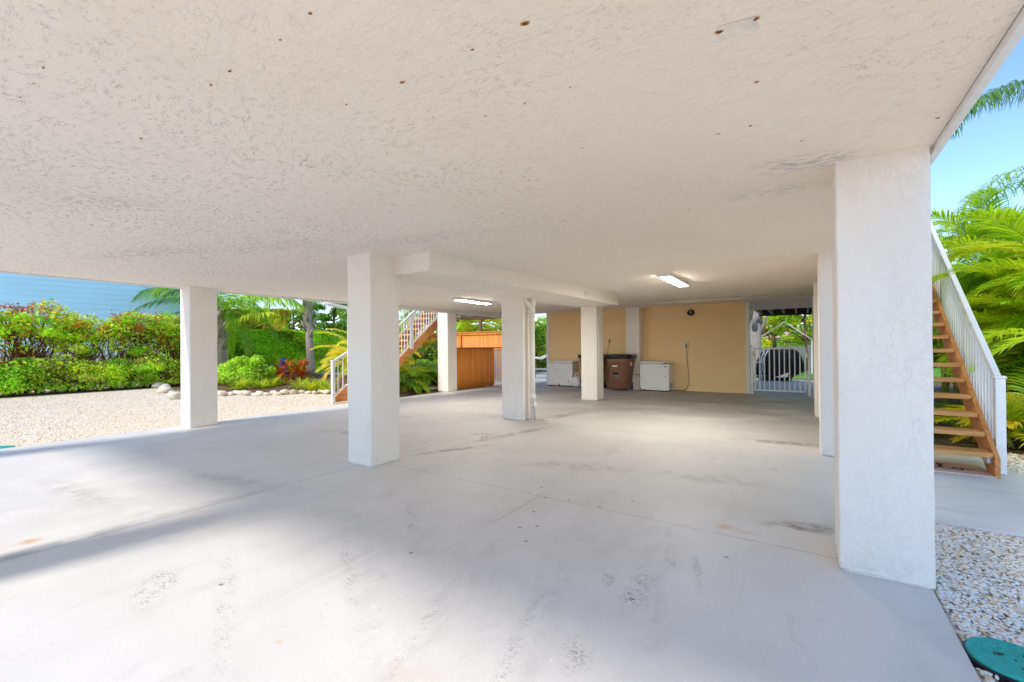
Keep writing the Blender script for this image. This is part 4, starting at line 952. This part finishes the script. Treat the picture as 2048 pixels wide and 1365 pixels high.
# ------------------------------------------------------------------ palms
def frond_geo(pts,nl,ll,lw,ldroop,col,rr=.012,vee=.25,start=.14,col2=None,fw=.55,jit=.1,shape=0):
    pts=np.array(pts,float); seg=np.linalg.norm(np.diff(pts,axis=0),axis=1); cum=np.r_[0,np.cumsum(seg)]; cum/=cum[-1]
    def at(t): return np.array([np.interp(t,cum,pts[:,i]) for i in range(3)])
    V=[];Fc=[];C=[]
    ns=10; st=np.array([.55,.50,.16])*0+np.array(col)*np.array([1.25,1.0,1.0])
    for k in range(ns):
        t=k/(ns-1); p=at(t); T=unit(at(min(1,t+.03))-at(max(0,t-.03))); S=unit(np.cross(T,[0,0,1.0])); U=np.cross(S,T); r=rr*(1-.85*t)
        V+=[p+S*r,p-S*r,p-U*r*1.1]; C+=[st]*3
    for k in range(ns-1):
        for j in range(3): Fc.append((k*3+j,k*3+(j+1)%3,k*3+3+(j+1)%3,k*3+3+j))
    for i in range(nl):
        t=start+(1-start)*(i+.5)/nl; p=at(t); T=unit(at(min(1,t+.03))-at(max(0,t-.03))); S=unit(np.cross(T,[0,0,1.0])); U=np.cross(S,T)
        for sd in (-1,1):
            f=fw+.55*t+random.gauss(0,jit); l=ll*(math.sin(pi*(.22+.70*t))**.7)*random.uniform(.85,1.1)
            D=unit(S*sd*math.cos(f)+T*math.sin(f)+U*(vee+random.gauss(0,jit*1.3)))
            c=np.array(col)*random.uniform(.75,1.25)
            if col2 is not None: c=c*(1-t*.7)+np.array(col2)*t*.7*random.uniform(.8,1.2)
            q=p.copy(); k0=len(V); nsg=4
            for s in range(nsg+1):
                wv=unit(np.cross(D,np.cross(T,D))); w=lw*[.35,1,.95,.6,.04][s]
                V+=[q-wv*w/2,q+wv*w/2]; C+=[c*(1+.05*s)]*2
                D=unit(D+np.array([0,0,-ldroop*(.5+.5*s)])); q=q+D*l/nsg
            for s in range(nsg): Fc.append((k0+2*s,k0+2*s+1,k0+2*s+3,k0+2*s+2))
    return np.array(V),np.array(Fc),np.array(C).clip(0,.9)
def arch(o,az,e0,ln,drop,n=9):
    P=[np.array(o,float)]
    for k in range(n):
        t=(k+.5)/n; e=e0-drop*t**1.25; P.append(P[-1]+np.array([math.cos(az)*math.cos(e),math.sin(az)*math.cos(e),math.sin(e)])*ln/n)
    return P
def palm(name,label,base,top,r,nf,fl,nl,ll,lw,cols,group=None,e=(.1,1.3),drop=(1.2,2.0),ldroop=.3,boots=0,azr=None,cat='palm tree',trunk=True,bark=None,col2=None,dead=0):
    base=np.array(base,float); top=np.array(top,float)
    t=thing(name,label,cat,tuple(base),group)
    if trunk:
        b=MB(); pts=[];rs=[]
        for s in np.linspace(0,1,14):
            q=base+(top-base)*s; q[0]+=.05*math.sin(s*3.3); pts.append(tuple(q)); rs.append(r*(1.35-.5*min(1,s*5)*.6-.25*s)*(1+.05*math.sin(s*40)))
        b.tube(pts,rs,14); b.build('trunk',bark or M_bark,t,smooth=True)
        if boots:
            b=MB()
            for k in range(boots):
                s=.45+.55*k/boots; q=base+(top-base)*s; a=k*2.4; rr=r*(1.1)
                o=np.array([q[0]+rr*math.cos(a)*.8,q[1]+rr*math.sin(a)*.8,q[2]]); tip=o+np.array([math.cos(a)*r*1.3,math.sin(a)*r*1.3,r*3.2*random.uniform(.7,1.2)])
                b.tube([tuple(o),tuple(o+(tip-o)*.6-np.array([math.cos(a),math.sin(a),0])*r*.25),tuple(tip)],[r*.5,r*.36,r*.12],6)
            b.build('leaf_bases',bark or M_bark,t,smooth=True)
    for k in range(nf):
        az=(k*2.399+random.uniform(-.3,.3)) if azr is None else random.uniform(*azr)
        f=(k+.5)/nf; e0=e[0]+(e[1]-e[0])*f; dr=drop[0]+(drop[1]-drop[0])*random.random(); c=np.array(cols[k%len(cols)])*random.uniform(.85,1.15)
        npmesh('frond',*frond_geo(arch(top,az,e0,fl*random.uniform(.85,1.1),dr),nl,ll,lw,ldroop,c,col2=col2,rr=.02 if fl>1.9 else .012),M_palm,t)
    return t
def areca(name,label,base,ns,hmax,nf,fl,cols,group,spread=.5,nl=34,ll=.5,lw=.03,col2=None,e=(.35,1.35),azc=None):
    base=np.array(base,float); t=thing(name,label,'palm',tuple(base),group)
    k=0
    for s in range(ns):
        a=s*2.399; rr=spread*math.sqrt((s+.3)/ns); h=hmax*random.uniform(.35,1.0); o=base+np.array([rr*math.cos(a),rr*math.sin(a),0]); tp=o+np.array([rr*math.cos(a)*.6,rr*math.sin(a)*.6,h])
        b=MB(); b.tube([tuple(o),tuple((o+tp)/2+np.array([.02,.02,0])),tuple(tp)],[.03,.026,.02],8); b.build('stem',M_stem,t,smooth=True)
        for f in range(nf):
            az=f*2.399+s*1.1+random.uniform(-.3,.3) if azc is None else azc+random.uniform(-1.1,1.1)
            e0=e[0]+(e[1]-e[0])*((f+.5)/nf); c=np.array(cols[k%len(cols)])*random.uniform(.85,1.15); k+=1
            npmesh('frond',*frond_geo(arch(tp,az,e0,fl*random.uniform(.8,1.15),random.uniform(1.0,1.9)),nl,ll,lw,.16,c,col2=col2,vee=.35,jit=.06),M_palm,t)
    return t
PG=(.22,.42,.03);PY=(.56,.58,.04);PL=(.36,.58,.03);PD=(.10,.24,.03);PB=(.09,.22,.11);PYY=(.78,.62,.05);PL2=(.52,.70,.05)  # PL2: lighter green giving the shaded arecas a sunlit look by colour
# palms by the gravel yard
b0=gd(447,760,20.5); b0[2]=-.03; tp=gd(438,622,20.5)
palm('feather_palm','feather palm with shaggy trunk directly right of the gravel side column',b0,tp,.17,15,3.4,64,.75,.035,[PG,PL,PB,PG,PD],None,(-.15,1.2),(1.1,1.9),.32,16)
PA=COL.objects['feather_palm']
def px_frond(par,pp,D,**k): npmesh('frond',*frond_geo([gd(x,y,D+d) for x,y,d in pp],**k),M_palm,par)
px_frond(PA,[(441,650,0),(458,612,0),(490,594,0),(530,586,-.3),(570,592,-.6),(604,612,-.8)],20.5,nl=85,ll=1.35,lw=.05,ldroop=.34,col=PL,rr=.03,vee=.1,col2=PG)
px_frond(PA,[(441,650,0),(452,600,0),(480,575,.4),(520,566,.6),(575,572,.6),(640,596,.4)],20.5,nl=90,ll=1.3,lw=.05,ldroop=.36,col=PL,rr=.03,vee=.1,col2=PB)
px_frond(PA,[(445,662,0),(470,642,-.3),(505,628,-.6),(545,624,-.9)],20.5,nl=60,ll=.9,lw=.045,ldroop=.3,col=PL,rr=.03,vee=.1,col2=PY)
px_frond(PA,[(438,645,0),(415,600,0),(380,580,.3),(335,572,.4),(295,578,.4),(270,594,.3)],20.5,nl=80,ll=1.25,lw=.04,ldroop=.5,col=PG,rr=.03,vee=.05,col2=PG)
px_frond(PA,[(440,645,0),(425,590,.5),(395,566,.8),(350,560,1),(310,570,1),(285,590,1)],20.5,nl=70,ll=1.2,lw=.045,ldroop=.5,col=PG,rr=.03,vee=.05,col2=PB)
b1=gz(622,748); tp=gd(612,585,np.dot(b1-CAM,FW))
palm('feather_palm','tall feather palm with a smooth grey trunk rising behind the red crotons',b1,tp,.215,13,3.6,60,.9,.035,[PG,PD,PL],None,(.0,1.2),(1.0,1.7),.3,14)
# yellow arecas beside the left staircase
c=gz(690,800); areca('areca_palm','yellow areca palm arching beside the lower flight of the left staircase',(-12.6,9.9,-.02),6,1.0,7,1.7,[PY,PYY,PL,PY],'areca palms beside the left staircase',.4,44,.48,.024,PY)
areca('areca_palm','yellow green areca palm standing behind the left stair newel',(-14.6,11.6,-.02),7,1.3,7,1.9,[PY,PYY,PL],'areca palms beside the left staircase',.5,34,.5,.03,PYY)
for (x,y,lab) in [(-11.0,9.9,'young green palm under the left staircase, fronds drooping to the bed'),(-11.0,11.2,'young green palm between the left staircase and its white column'),(-11.7,12.4,'dark green palm at the back of the bed under the left staircase')]:
    areca('bed_palm',lab,(x,y,-.02),4,.35,7,1.2,[PL,PG,PD,PY],'young palms under the left staircase',.15,26,.42,.034,None,(.3,1.2))
bl=[((-11.9,12.9,.6),(.5,.4,.5)),((-12.6,13.4,1.1),(.7,.4,.7)),((-13.1,13.0,.8),(.6,.5,.7))]
bush('dark_shrub','dark leafy shrub at the back under the left staircase','shrub',bl,3200,.14,[(DGRN,4),((.10,.03,.03),1.5),(GRN,2)],None,6)
rock((-10.5,10.9),.22,'dark stone lying under the young palms by the left staircase',.4)
# trees behind the yard
def tree(name,label,base,h,crown,n,L,pal,group=None,r=.14,trunkm=M_bark2,sh=.25):
    base=np.array(base,float); t=thing(name,label,'tree',tuple(base),group)
    b=MB(); b.tube([tuple(base),tuple(base+np.array([.1,.05,h*.3])),tuple(base+np.array([.0,.1,h*.62])),tuple(base+np.array([.15,.0,h*.9]))],[r,r*.8,r*.55,r*.2],9); b.build('trunk',trunkm,t,smooth=True)
    bl=[]
    for _ in range(crown[3]):
        u=rng.normal(size=3); u/=np.linalg.norm(u); u*=rng.random()**.4
        bl.append(((base[0]+u[0]*crown[0],base[1]+u[1]*crown[0],base[2]+crown[2]+u[2]*crown[1]),(crown[0]*random.uniform(.14,.3),)*2+(crown[1]*random.uniform(.1,.22),)))
    P,N,k=sample_blobs(bl,n,sh); C=palette(n,pal)*rng.uniform(.65,1.3,(n,1))*rng.uniform(.7,1.25,len(bl))[k][:,None]
    kp=P[:,2]>.1; npmesh('crown',*leaves_geo(P[kp],N[kp],L,L*.5,C[kp].clip(0,.9),.4),M_leaf,t)
    twigs('branches',[tuple(base+np.array([0,0,h*.35])),tuple(base+np.array([0,.1,h*.6]))],[bb_[0] for bb_ in bl[:14]],r*.35,trunkm,t,5,.12)
    return t
p=gd(665,700,29); p[2]=-.03
tree('leafy_tree','dark leafy tree behind the grey palm trunk, left of the downpipe',p,5.5,(2.2,2.0,3.6,34),9000,.20,[(GRN,4),(DGRN,4),(LIME,1)])
p=gd(585,700,36); p[2]=-.03
tree('leafy_tree','pale green tree far behind the flat hedge and palms',p,5.5,(2.4,1.8,3.3,30),7000,.2,[(LIME,3),(OLV,3),(GRN,3)])
p=gd(760,700,26); p[2]=-.03
areca('areca_palm','areca palm with upright green stems behind the upper flight of the left staircase',(-15.5,14.2,-.02),8,3.2,6,1.9,[PY,PL,PG],'areca palms beside the left staircase',.6,30,.5,.03)
# plants behind the bamboo fence and pergola
for i,(x,D,lab) in enumerate([(925,25,'green palm behind the pergola, left of its post'),(985,24,'green palm behind the pergola, right of its post'),(1080,27,'yellow green palm seen in the gap left of the yellow wall')]):
    p=gd(x,690,D); p[2]=-.03; areca('garden_palm',lab,p,6,2.6,6,2.0,[PG,PL,PY] if i<2 else [PY,PYY,PL],'garden palms beyond the fence',.7,26,.55,.045)
for i,(x,D,lab) in enumerate([(900,28,'dark shrub filling the view behind the pergola on the left'),(975,28,'dark shrub behind the bamboo fence on the right')]):
    p=gd(x,690,D); bl=[((p[0]+random.uniform(-1.6,1.6),p[1]+random.uniform(-.8,.8),random.uniform(.6,2.6)),(.7,.7,.5)) for _ in range(14)]
    bush('garden_shrub',lab,'shrub',bl,5000,.2,[(DGRN,4),(GRN,3),(LIME,1)],'dark garden shrubs beyond the fence',6)
p=gd(1083,690,25); bl=[((p[0]+random.uniform(-.9,.9),p[1]+random.uniform(-.5,.5),random.uniform(.5,2.4)),(.5,.5,.4)) for _ in range(12)]
bush('garden_shrub','dark round leaved shrub behind the white hammock','shrub',bl,4500,.17,[(DGRN,4),(GRN,4),(LIME,1)],'dark garden shrubs beyond the fence',6)
t=thing('hammock','white rope hammock sagging in the gap left of the yellow wall','hammock',tuple(gd(1083,716,21)))
A=gd(1062,714,21);B=gd(1083,719,21);Cc=gd(1106,704,21)
b=MB(); 
for k in range(-3,4): 
    q=np.array([.0,.09*k,.02*abs(k)]); b.tube([tuple(A),tuple((A+B)/2+q+np.array([0,0,-.04])),tuple(B+q),tuple((B+Cc)/2+q+np.array([0,0,-.05])),tuple(Cc)],.022,6)
b.build('rope_bed',M_hammock,t,smooth=True)
for q in (A,Cc):
    b=MB(); b.tube([(q[0],q[1],-.01),(q[0],q[1],q[2]+.15)],.05,10); b.build('post',M_dark,t,smooth=True)
t=thing('bench','low dark framed bench on the pool deck left of the yellow wall','bench',tuple(gz(1083,757)))
p=gz(1083,757); 
b=MB(); b.box(p[0]-.5,p[0]+.5,p[1]-.25,p[1]+.25,.40,.44); b.build('seat',M_grey,t,bevel=.006)
for sx in (-.45,.45):
    for sy in (-.2,.2): b=MB(); b.box(p[0]+sx-.025,p[0]+sx+.025,p[1]+sy-.025,p[1]+sy+.025,-.01,.397); b.build('leg',M_grey,t)
b=MB(); b.box(-14,-9.9,22.5,22.8,-.01,.55); tag(b.build('garden_wall',M_stone),'low peach garden wall across the pool deck','wall')

n=26000; a=rng.uniform(R(-100),R(50),n); d=rng.uniform(42,52,n); hh=2.6+1.2*np.sin(a*9)+.8*np.sin(a*23+1)+.5*np.sin(a*51)
P=np.stack([d*np.sin(a),d*np.cos(a),np.abs(rng.random(n))**.8*hh+rng.normal(0,.15,n)],1); P[:,2]=np.maximum(P[:,2],.05)
N=np.stack([-np.sin(a),-np.cos(a)*.6,np.full(n,.6)],1); C=palette(n,[(GRN,4),(DGRN,4),(LIME,2),(OLV,2)])*rng.uniform(.7,1.25,(n,1))
o=npmesh('treeline',*leaves_geo(P,N,.62,.4,C.clip(0,.9),.5),M_leaf); tag(o,'far mass of green trees and shrubs along the horizon','trees',kind='stuff')
# ------------------------------------------------------------------ behind the gate
gc=gy(1558,760,20.35)
t=thing('covered_grill','large grill under a black fabric cover on the patio behind the gate','grill',(gc[0],20.5,0))
def gpt(x,y,Y): q=gy(x,y,Y); return (q[0],q[2])
prof=[(1518,762),(1511,745),(1513,722),(1522,706),(1533,699),(1590,699),(1601,708),(1606,722),(1613,741),(1600,748),(1584,756),(1583,762)]
rs=[]
for dy,sc,dz in [(-.42,.84,.0),(-.36,.96,.0),(-.15,1.0,.0),(.15,1.0,.0),(.36,.95,.0),(.42,.82,.0)]:
    r=[]
    for (x,y) in prof:
        X,Z=gpt(x,y,20.35); r.append((gc[0]+(X-gc[0])*(.5+.5*sc)+random.uniform(-.01,.01),20.6+dy+.02*math.sin(X*9),max(.02,Z*(.35+.65*sc)+random.uniform(-.008,.008))))
    rs.append(r)
b=MB(); b.rings(rs); o=b.build('fabric_cover',M_cover,t,bevel=.03)
b=MB(); q0=gy(1550,755,20.1); q1=gy(1577,748,20.1); b.add([(q0[0],20.15,q0[2]),(q1[0],20.15,q1[2]+.04),(q1[0]-.03,20.15,q1[2]-.13),(q0[0]+.2,20.16,q0[2]-.01),(q0[0],20.17,q0[2]),(q1[0],20.17,q1[2]+.04),(q1[0]-.03,20.17,q1[2]-.13),(q0[0]+.2,20.17,q0[2]-.01)],[(0,1,2,3),(7,6,5,4),(0,4,5,1),(1,5,6,2),(2,6,7,3),(3,7,4,0)]); b.build('cover_tear',M_trim,t)
for sx in (-.6,.15):
    b=MB(); b.lathe([(.03,-.02),(.07,-.02),(.075,0),(.07,.02),(.03,.02)],(gc[0]+sx,20.45,.07),14,axis='x'); b.build('wheel',M_black,t)
t=thing('folding_chair','white aluminium folding chair leaning beside the covered grill','chair',tuple(gy(1524,764,19.4)))
def cp(x,y,Y=19.4): return tuple(gy(x,y,Y))
for dy,nm_ in ((0,'side_frame'),(.45,'side_frame')):
    b=MB(); b.tube([cp(1530,760,19.4+dy*.2),cp(1525,735,19.4+dy),cp(1527,718,19.4+dy),cp(1537,699,19.4+dy)],.022,8); b.tube([cp(1524,762,19.4+dy),cp(1521,735,19.4+dy),cp(1523,715,19.4+dy),cp(1530,700,19.4+dy)],.022,8); b.build(nm_,M_alu,t,smooth=True)
b=MB(); b.bar(cp(1511,725,19.4),cp(1525,725,19.4),.4,.05); b.build('seat',M_alu,t,bevel=.01)
b=MB(); b.bar(cp(1512,752),cp(1528,752),.03,.03); b.bar(cp(1512,756),cp(1528,756),.02,.02); b.build('foot_bar',M_alu,t)
p=gd(1505,720,19.0); p=np.array([p[0],p[1],-.03]); p0=gy(1508,700,23.0)
palm('fan_boot_palm','palm with a criss-cross boot covered trunk behind the patio gate',(p0[0],23.0,-.03),(p0[0]+.05,23.0,4.4),.26,12,2.6,36,.7,.05,[PG,PL,PY],None,(-.3,1.1),(1.0,1.8),.3,22,bark=m_bark('boot_bark',(.30,.26,.24),(.50,.45,.42)))
t=thing('gazebo_frame','white gable frame of a garden shelter behind the patio gate','gazebo',tuple(gy(1569,690,27)))
A=gy(1519,676,27);B=gy(1569,644,27);Cc=gy(1625,680,27)
b=MB(); b.bar(tuple(A),tuple(B),.06,.06); b.bar(tuple(B),tuple(Cc),.07,.07); b.build('rafter',M_joist,t)
for q in (A,Cc): b=MB(); b.box(q[0]-.06,q[0]+.06,26.94,27.06,-.03,q[2]-.05); b.build('post',M_alu,t)
b=MB(); p=gy(1560,694,33); b.box(p[0]-6,p[0]+6,32.9,33.1,-.05,p[2]+.06); tag(b.build('seawall',M_stone),'pale low wall at the far end of the lawn behind the gate','wall')
t=thing('far_house','pale distant house with a pinkish roof beyond the lawn','house',(-2,52,0))
b=MB(); b.box(-8,6,50,58,-.05,2.2); b.build('wall',M_stone,t); b=MB(); b.box(-8.5,6.5,49.5,58.5,2.203,3.4,top=(-2.5,-2.5)); b.build('roof',M_roof,t)
b=MB()
for k in range(4): b.box(-7+k*3.3,-5.7+k*3.3,49.985,49.998,.6,1.7)
b.build('window',M_grey,t)
for i,(x,Y,h,lab,pal,cr) in enumerate([(1545,31,4.6,'yellow orange leafed tree behind the gate, left of the sky gap',[(YEL,4),(LIME,3),(ORG,2),(GRN,1.5)],(2.0,1.7,3.2,30)),(1610,30,4.8,'yellow green tree behind the gate, right of the sky gap',[(YEL,4),(LIME,4),(GRN,2)],(2.0,1.8,3.3,30)),(1578,40,3.2,'low yellow green bush tree far behind the gate',[(LIME,4),(YEL,3),(GRN,2)],(2.4,1.0,1.9,22))]):
    p=gy(x,690,Y); tree('garden_tree',lab,(p[0],Y,-.03),h,cr,5200,.2,pal,'yellow green trees beyond the lawn')
# ------------------------------------------------------------------ palms on the right
rl=[(3.5,9.0,6,2.2,'areca palm clump nearest the newel of the right staircase'),(4.1,7.9,7,2.4,'areca palm clump at the right picture edge, with low arching fronds'),(3.6,11.0,8,2.9,'areca palm clump behind the middle of the right staircase railing'),(3.9,9.7,7,3.0,'tall areca palm clump at the right picture edge, behind the nearest clump'),(2.7,14.6,6,1.6,'areca palm seen between the treads of the right staircase'),(3.7,13.2,7,3.4,'tall areca palm clump rising behind the upper part of the right railing'),(5.2,12.0,7,3.6,'tallest areca palm clump at the far right of the garden'),(3.6,16.2,6,2.6,'areca palm clump behind the landing of the right staircase')]
for x,y,ns,h,lab in rl:
    areca('areca_palm',lab,(x,y,-.03),ns,h,9,1.75,[PL2,PY,PL,PL2,PG,PYY,PL],'areca palms beside the right staircase',.45,54,.52,.027,PL,(.5,1.4))
for x,y,ns,h,fl,lab in [(2.85,8.5,4,.5,1.35,'low arching areca palm right behind the right stair newel'),(2.6,10.0,5,1.3,1.5,'areca palm close behind the lower half of the right railing'),(2.6,11.9,5,2.3,1.6,'areca palm close behind the upper half of the right railing')]:
    areca('areca_palm',lab,(x,y,-.03),ns,h,8,fl,[PL2,PL,PY,PG],'areca palms beside the right staircase',.3,48,.48,.026,PL,(.3,1.4),.35)
areca('bed_palm','low young palm growing under the right staircase',(1.25,9.9,-.03),3,.25,6,.95,[PG,PD,PL],'young palms by the right staircase',.15,24,.35,.03)
areca('bed_palm','low young palm with yellow tips behind the right stair newel',(2.45,8.75,-.03),4,.2,6,.95,[PY,PL,PG],'young palms by the right staircase',.2,24,.36,.03,PYY)
bl=[((random.uniform(3.5,12),random.uniform(15,19),random.uniform(.5,2.8)),(1.0,.9,.6)) for _ in range(30)]
bush('backdrop_hedge','dense green hedge closing the garden behind the right areca palms','hedge',bl,16000,.22,[(GRN,4),(DGRN,3),(LIME,2)],None,10)
# tall feather palm outside the frame on the right whose fronds arch into view
kb=np.array([5.2,8.2,-.03]); kt=np.array([5.0,8.1,5.2])
t=palm('feather_palm','tall feather palm at the right edge with fronds hanging across the sky',kb,kt,.18,7,2.8,46,.75,.035,[PG,PB,PL],None,(.2,1.2),(1.0,1.6),.35,10,azr=(-1.2,1.6))
D=7.2
F1=[kt,kt+np.array([-.35,-.1,.35])]+[gd(2120,150,D+.3),gd(2048,163,D),gd(2010,172,D-.1),gd(1975,186,D-.2),gd(1940,208,D-.3),gd(1912,236,D-.4),gd(1898,262,D-.4)]
npmesh('frond',*frond_geo(F1,120,.66,.026,.62,np.array(PG)*.8,rr=.022,vee=.1,start=.25,col2=PB,fw=.35,jit=.22),M_palm,t)
F1b=[q+np.array([.10,.2,.10]) for q in F1]
npmesh('frond',*frond_geo(F1b,100,.6,.026,.7,np.array(PD),rr=.018,vee=.1,start=.25,col2=PB,fw=.35,jit=.25),M_palm,t)
D=8.6
k2=gd(2110,430,D); 
F2=[kt+np.array([-.05,.05,-.15]),gd(2130,345,D+.2),gd(2085,330,D),gd(2040,334,D-.1),gd(1998,352,D-.2),gd(1958,382,D-.3),gd(1920,416,D-.4),gd(1890,450,D-.4),gd(1874,478,D-.4)]
F2b=[q+np.array([.12,.25,-.16]) for q in F2]
npmesh('frond',*frond_geo(F2b,90,.7,.023,.5,np.array(PG),rr=.018,vee=.1,start=.2,col2=PB,fw=.4,jit=.25),M_palm,t)
npmesh('frond',*frond_geo(F2,110,.75,.023,.42,np.array(PL)*.85,rr=.022,vee=.1,start=.2,col2=PG,fw=.4,jit=.2),M_palm,t)

# ------------------------------------------------------------------ neighbour house, picket fence, barrel
t=thing('neighbour_house','blue lap sided neighbouring house behind the ragged hedge','house',(-30,3,0))
b=MB(); x=-27.0; y0,y1=-14,9.2; z=0.0; h=.235
while z<7:
    b.add([(x+.030,y0,z),(x+.030,y1,z),(x,y1,z+h),(x,y0,z+h),(x-.004,y0,z),(x-.004,y1,z)],[(0,1,2,3),(4,5,1,0)]); z+=h
b.box(-36,x-.005,y0,y1,0,7.0); b.build('siding',M_blue,t)
b=MB(); b.box(-27.06,-26.94,9.2,9.32,0,7); b.build('corner_trim',M_trim,t)
b=MB(); b.box(-36.6,-26.4,-14.6,9.9,7.003,8.6,top=(-2.5,-2.5)); b.build('roof',M_roof,t)
NH=t
t=thing('picket_fence','white picket fence glimpsed through the gaps of the ragged hedge','fence',(-23.4,4,0))
b=MB(); 
for z in (.35,1.15): b.box(-23.44,-23.40,-2,10,z,z+.09)
b.build('rail',M_alu,t)
b=MB(); y=-2
while y<10: b.box(-23.40,-23.38,y,y+.085,.02,1.42); y+=.14
b.build('picket_panel',M_alu,t)
p=gd(566,712,23.6)
t=thing('storage_barrel','blue plastic barrel half hidden behind the hedge near the crotons','barrel',(p[0],p[1],-.03))
b=MB(); b.lathe([(.13,-.03),(.16,.0),(.17,.25),(.16,.3),(.17,.35),(.17,.6),(.16,.65),(.17,.7),(.16,.86),(.13,.90)],(p[0],p[1],0),24); b.build('drum',M_blueb,t,smooth=True)
b=MB(); b.lathe([(.13,.901),(.135,.93),(.05,.94)],(p[0],p[1],0),24); b.build('lid',M_blueb,t)

piv=Vector((-27,5,0)); NH.matrix_world=Matrix.Translation(piv)@Matrix.Rotation(-R(15),4,'Z')@Matrix.Translation(-piv)@Matrix.Translation(NH.location)
# ------------------------------------------------------------------ world, sun, camera
w=bpy.data.worlds.new('World'); SC.world=w; w.use_nodes=True; nt=w.node_tree
sky=nt.nodes.new('ShaderNodeTexSky'); sky.sky_type='NISHITA'; sky.sun_disc=False
EL,AZ=R(48),R(12)
sky.sun_elevation=EL; sky.sun_rotation=R(192); sky.air_density=1.0; sky.dust_density=.1; sky.ozone_density=5.0
tc=nt.nodes.new('ShaderNodeTexCoord'); mpn=nt.nodes.new('ShaderNodeMapping'); mpn.inputs['Scale'].default_value=(1.3,1.3,4.0)
nz=nt.nodes.new('ShaderNodeTexNoise'); nz.inputs['Scale'].default_value=2.3; nz.inputs['Detail'].default_value=7; nz.inputs['Roughness'].default_value=.58
mr=nt.nodes.new('ShaderNodeMapRange'); mr.inputs['From Min'].default_value=.57; mr.inputs['From Max'].default_value=.78; mr.interpolation_type='SMOOTHSTEP'
mx=nt.nodes.new('ShaderNodeMix'); mx.data_type='RGBA'; mx.inputs[7].default_value=(7.5,7.6,7.8,1)
nt.links.new(tc.outputs['Generated'],mpn.inputs[0]); nt.links.new(mpn.outputs[0],nz.inputs['Vector']); nt.links.new(nz.outputs[0],mr.inputs[0]); nt.links.new(mr.outputs[0],mx.inputs[0]); nt.links.new(sky.outputs[0],mx.inputs[6])
nt.links.new(mx.outputs[2],nt.nodes['Background'].inputs[0]); nt.nodes['Background'].inputs[1].default_value=.072
sd=bpy.data.lights.new('sun','SUN'); sd.energy=.94; sd.angle=R(10); sd.color=(1,.935,.84)
so=bpy.data.objects.new('sun',sd); COL.objects.link(so)
so.rotation_euler=Vector((math.sin(AZ)*math.cos(EL),math.cos(AZ)*math.cos(EL),-math.sin(EL))).to_track_quat('-Z','Y').to_euler()
so.location=(-4,-10,12)
cd=bpy.data.cameras.new('camera'); cam=bpy.data.objects.new('camera',cd); COL.objects.link(cam)
cd.sensor_width=36; cd.lens=F_PX/2048*36; cd.shift_y=CY/2048; cd.clip_start=.05; cd.clip_end=2000
mw=Matrix.Identity(4)
for i in range(3): mw[i][0]=RT[i]; mw[i][1]=UP[i]; mw[i][2]=-FW[i]; mw[i][3]=CAM[i]
cam.matrix_world=mw; SC.camera=cam
SC.render.resolution_x=1024; SC.render.resolution_y=682
vs=SC.view_settings; vs.view_transform='Standard'; vs.look='None'; vs.exposure=2.06; vs.gamma=1
cy_=SC.cycles; cy_.use_denoising=True; cy_.max_bounces=12; cy_.diffuse_bounces=10; cy_.glossy_bounces=4; cy_.transmission_bounces=6; cy_.sample_clamp_indirect=8
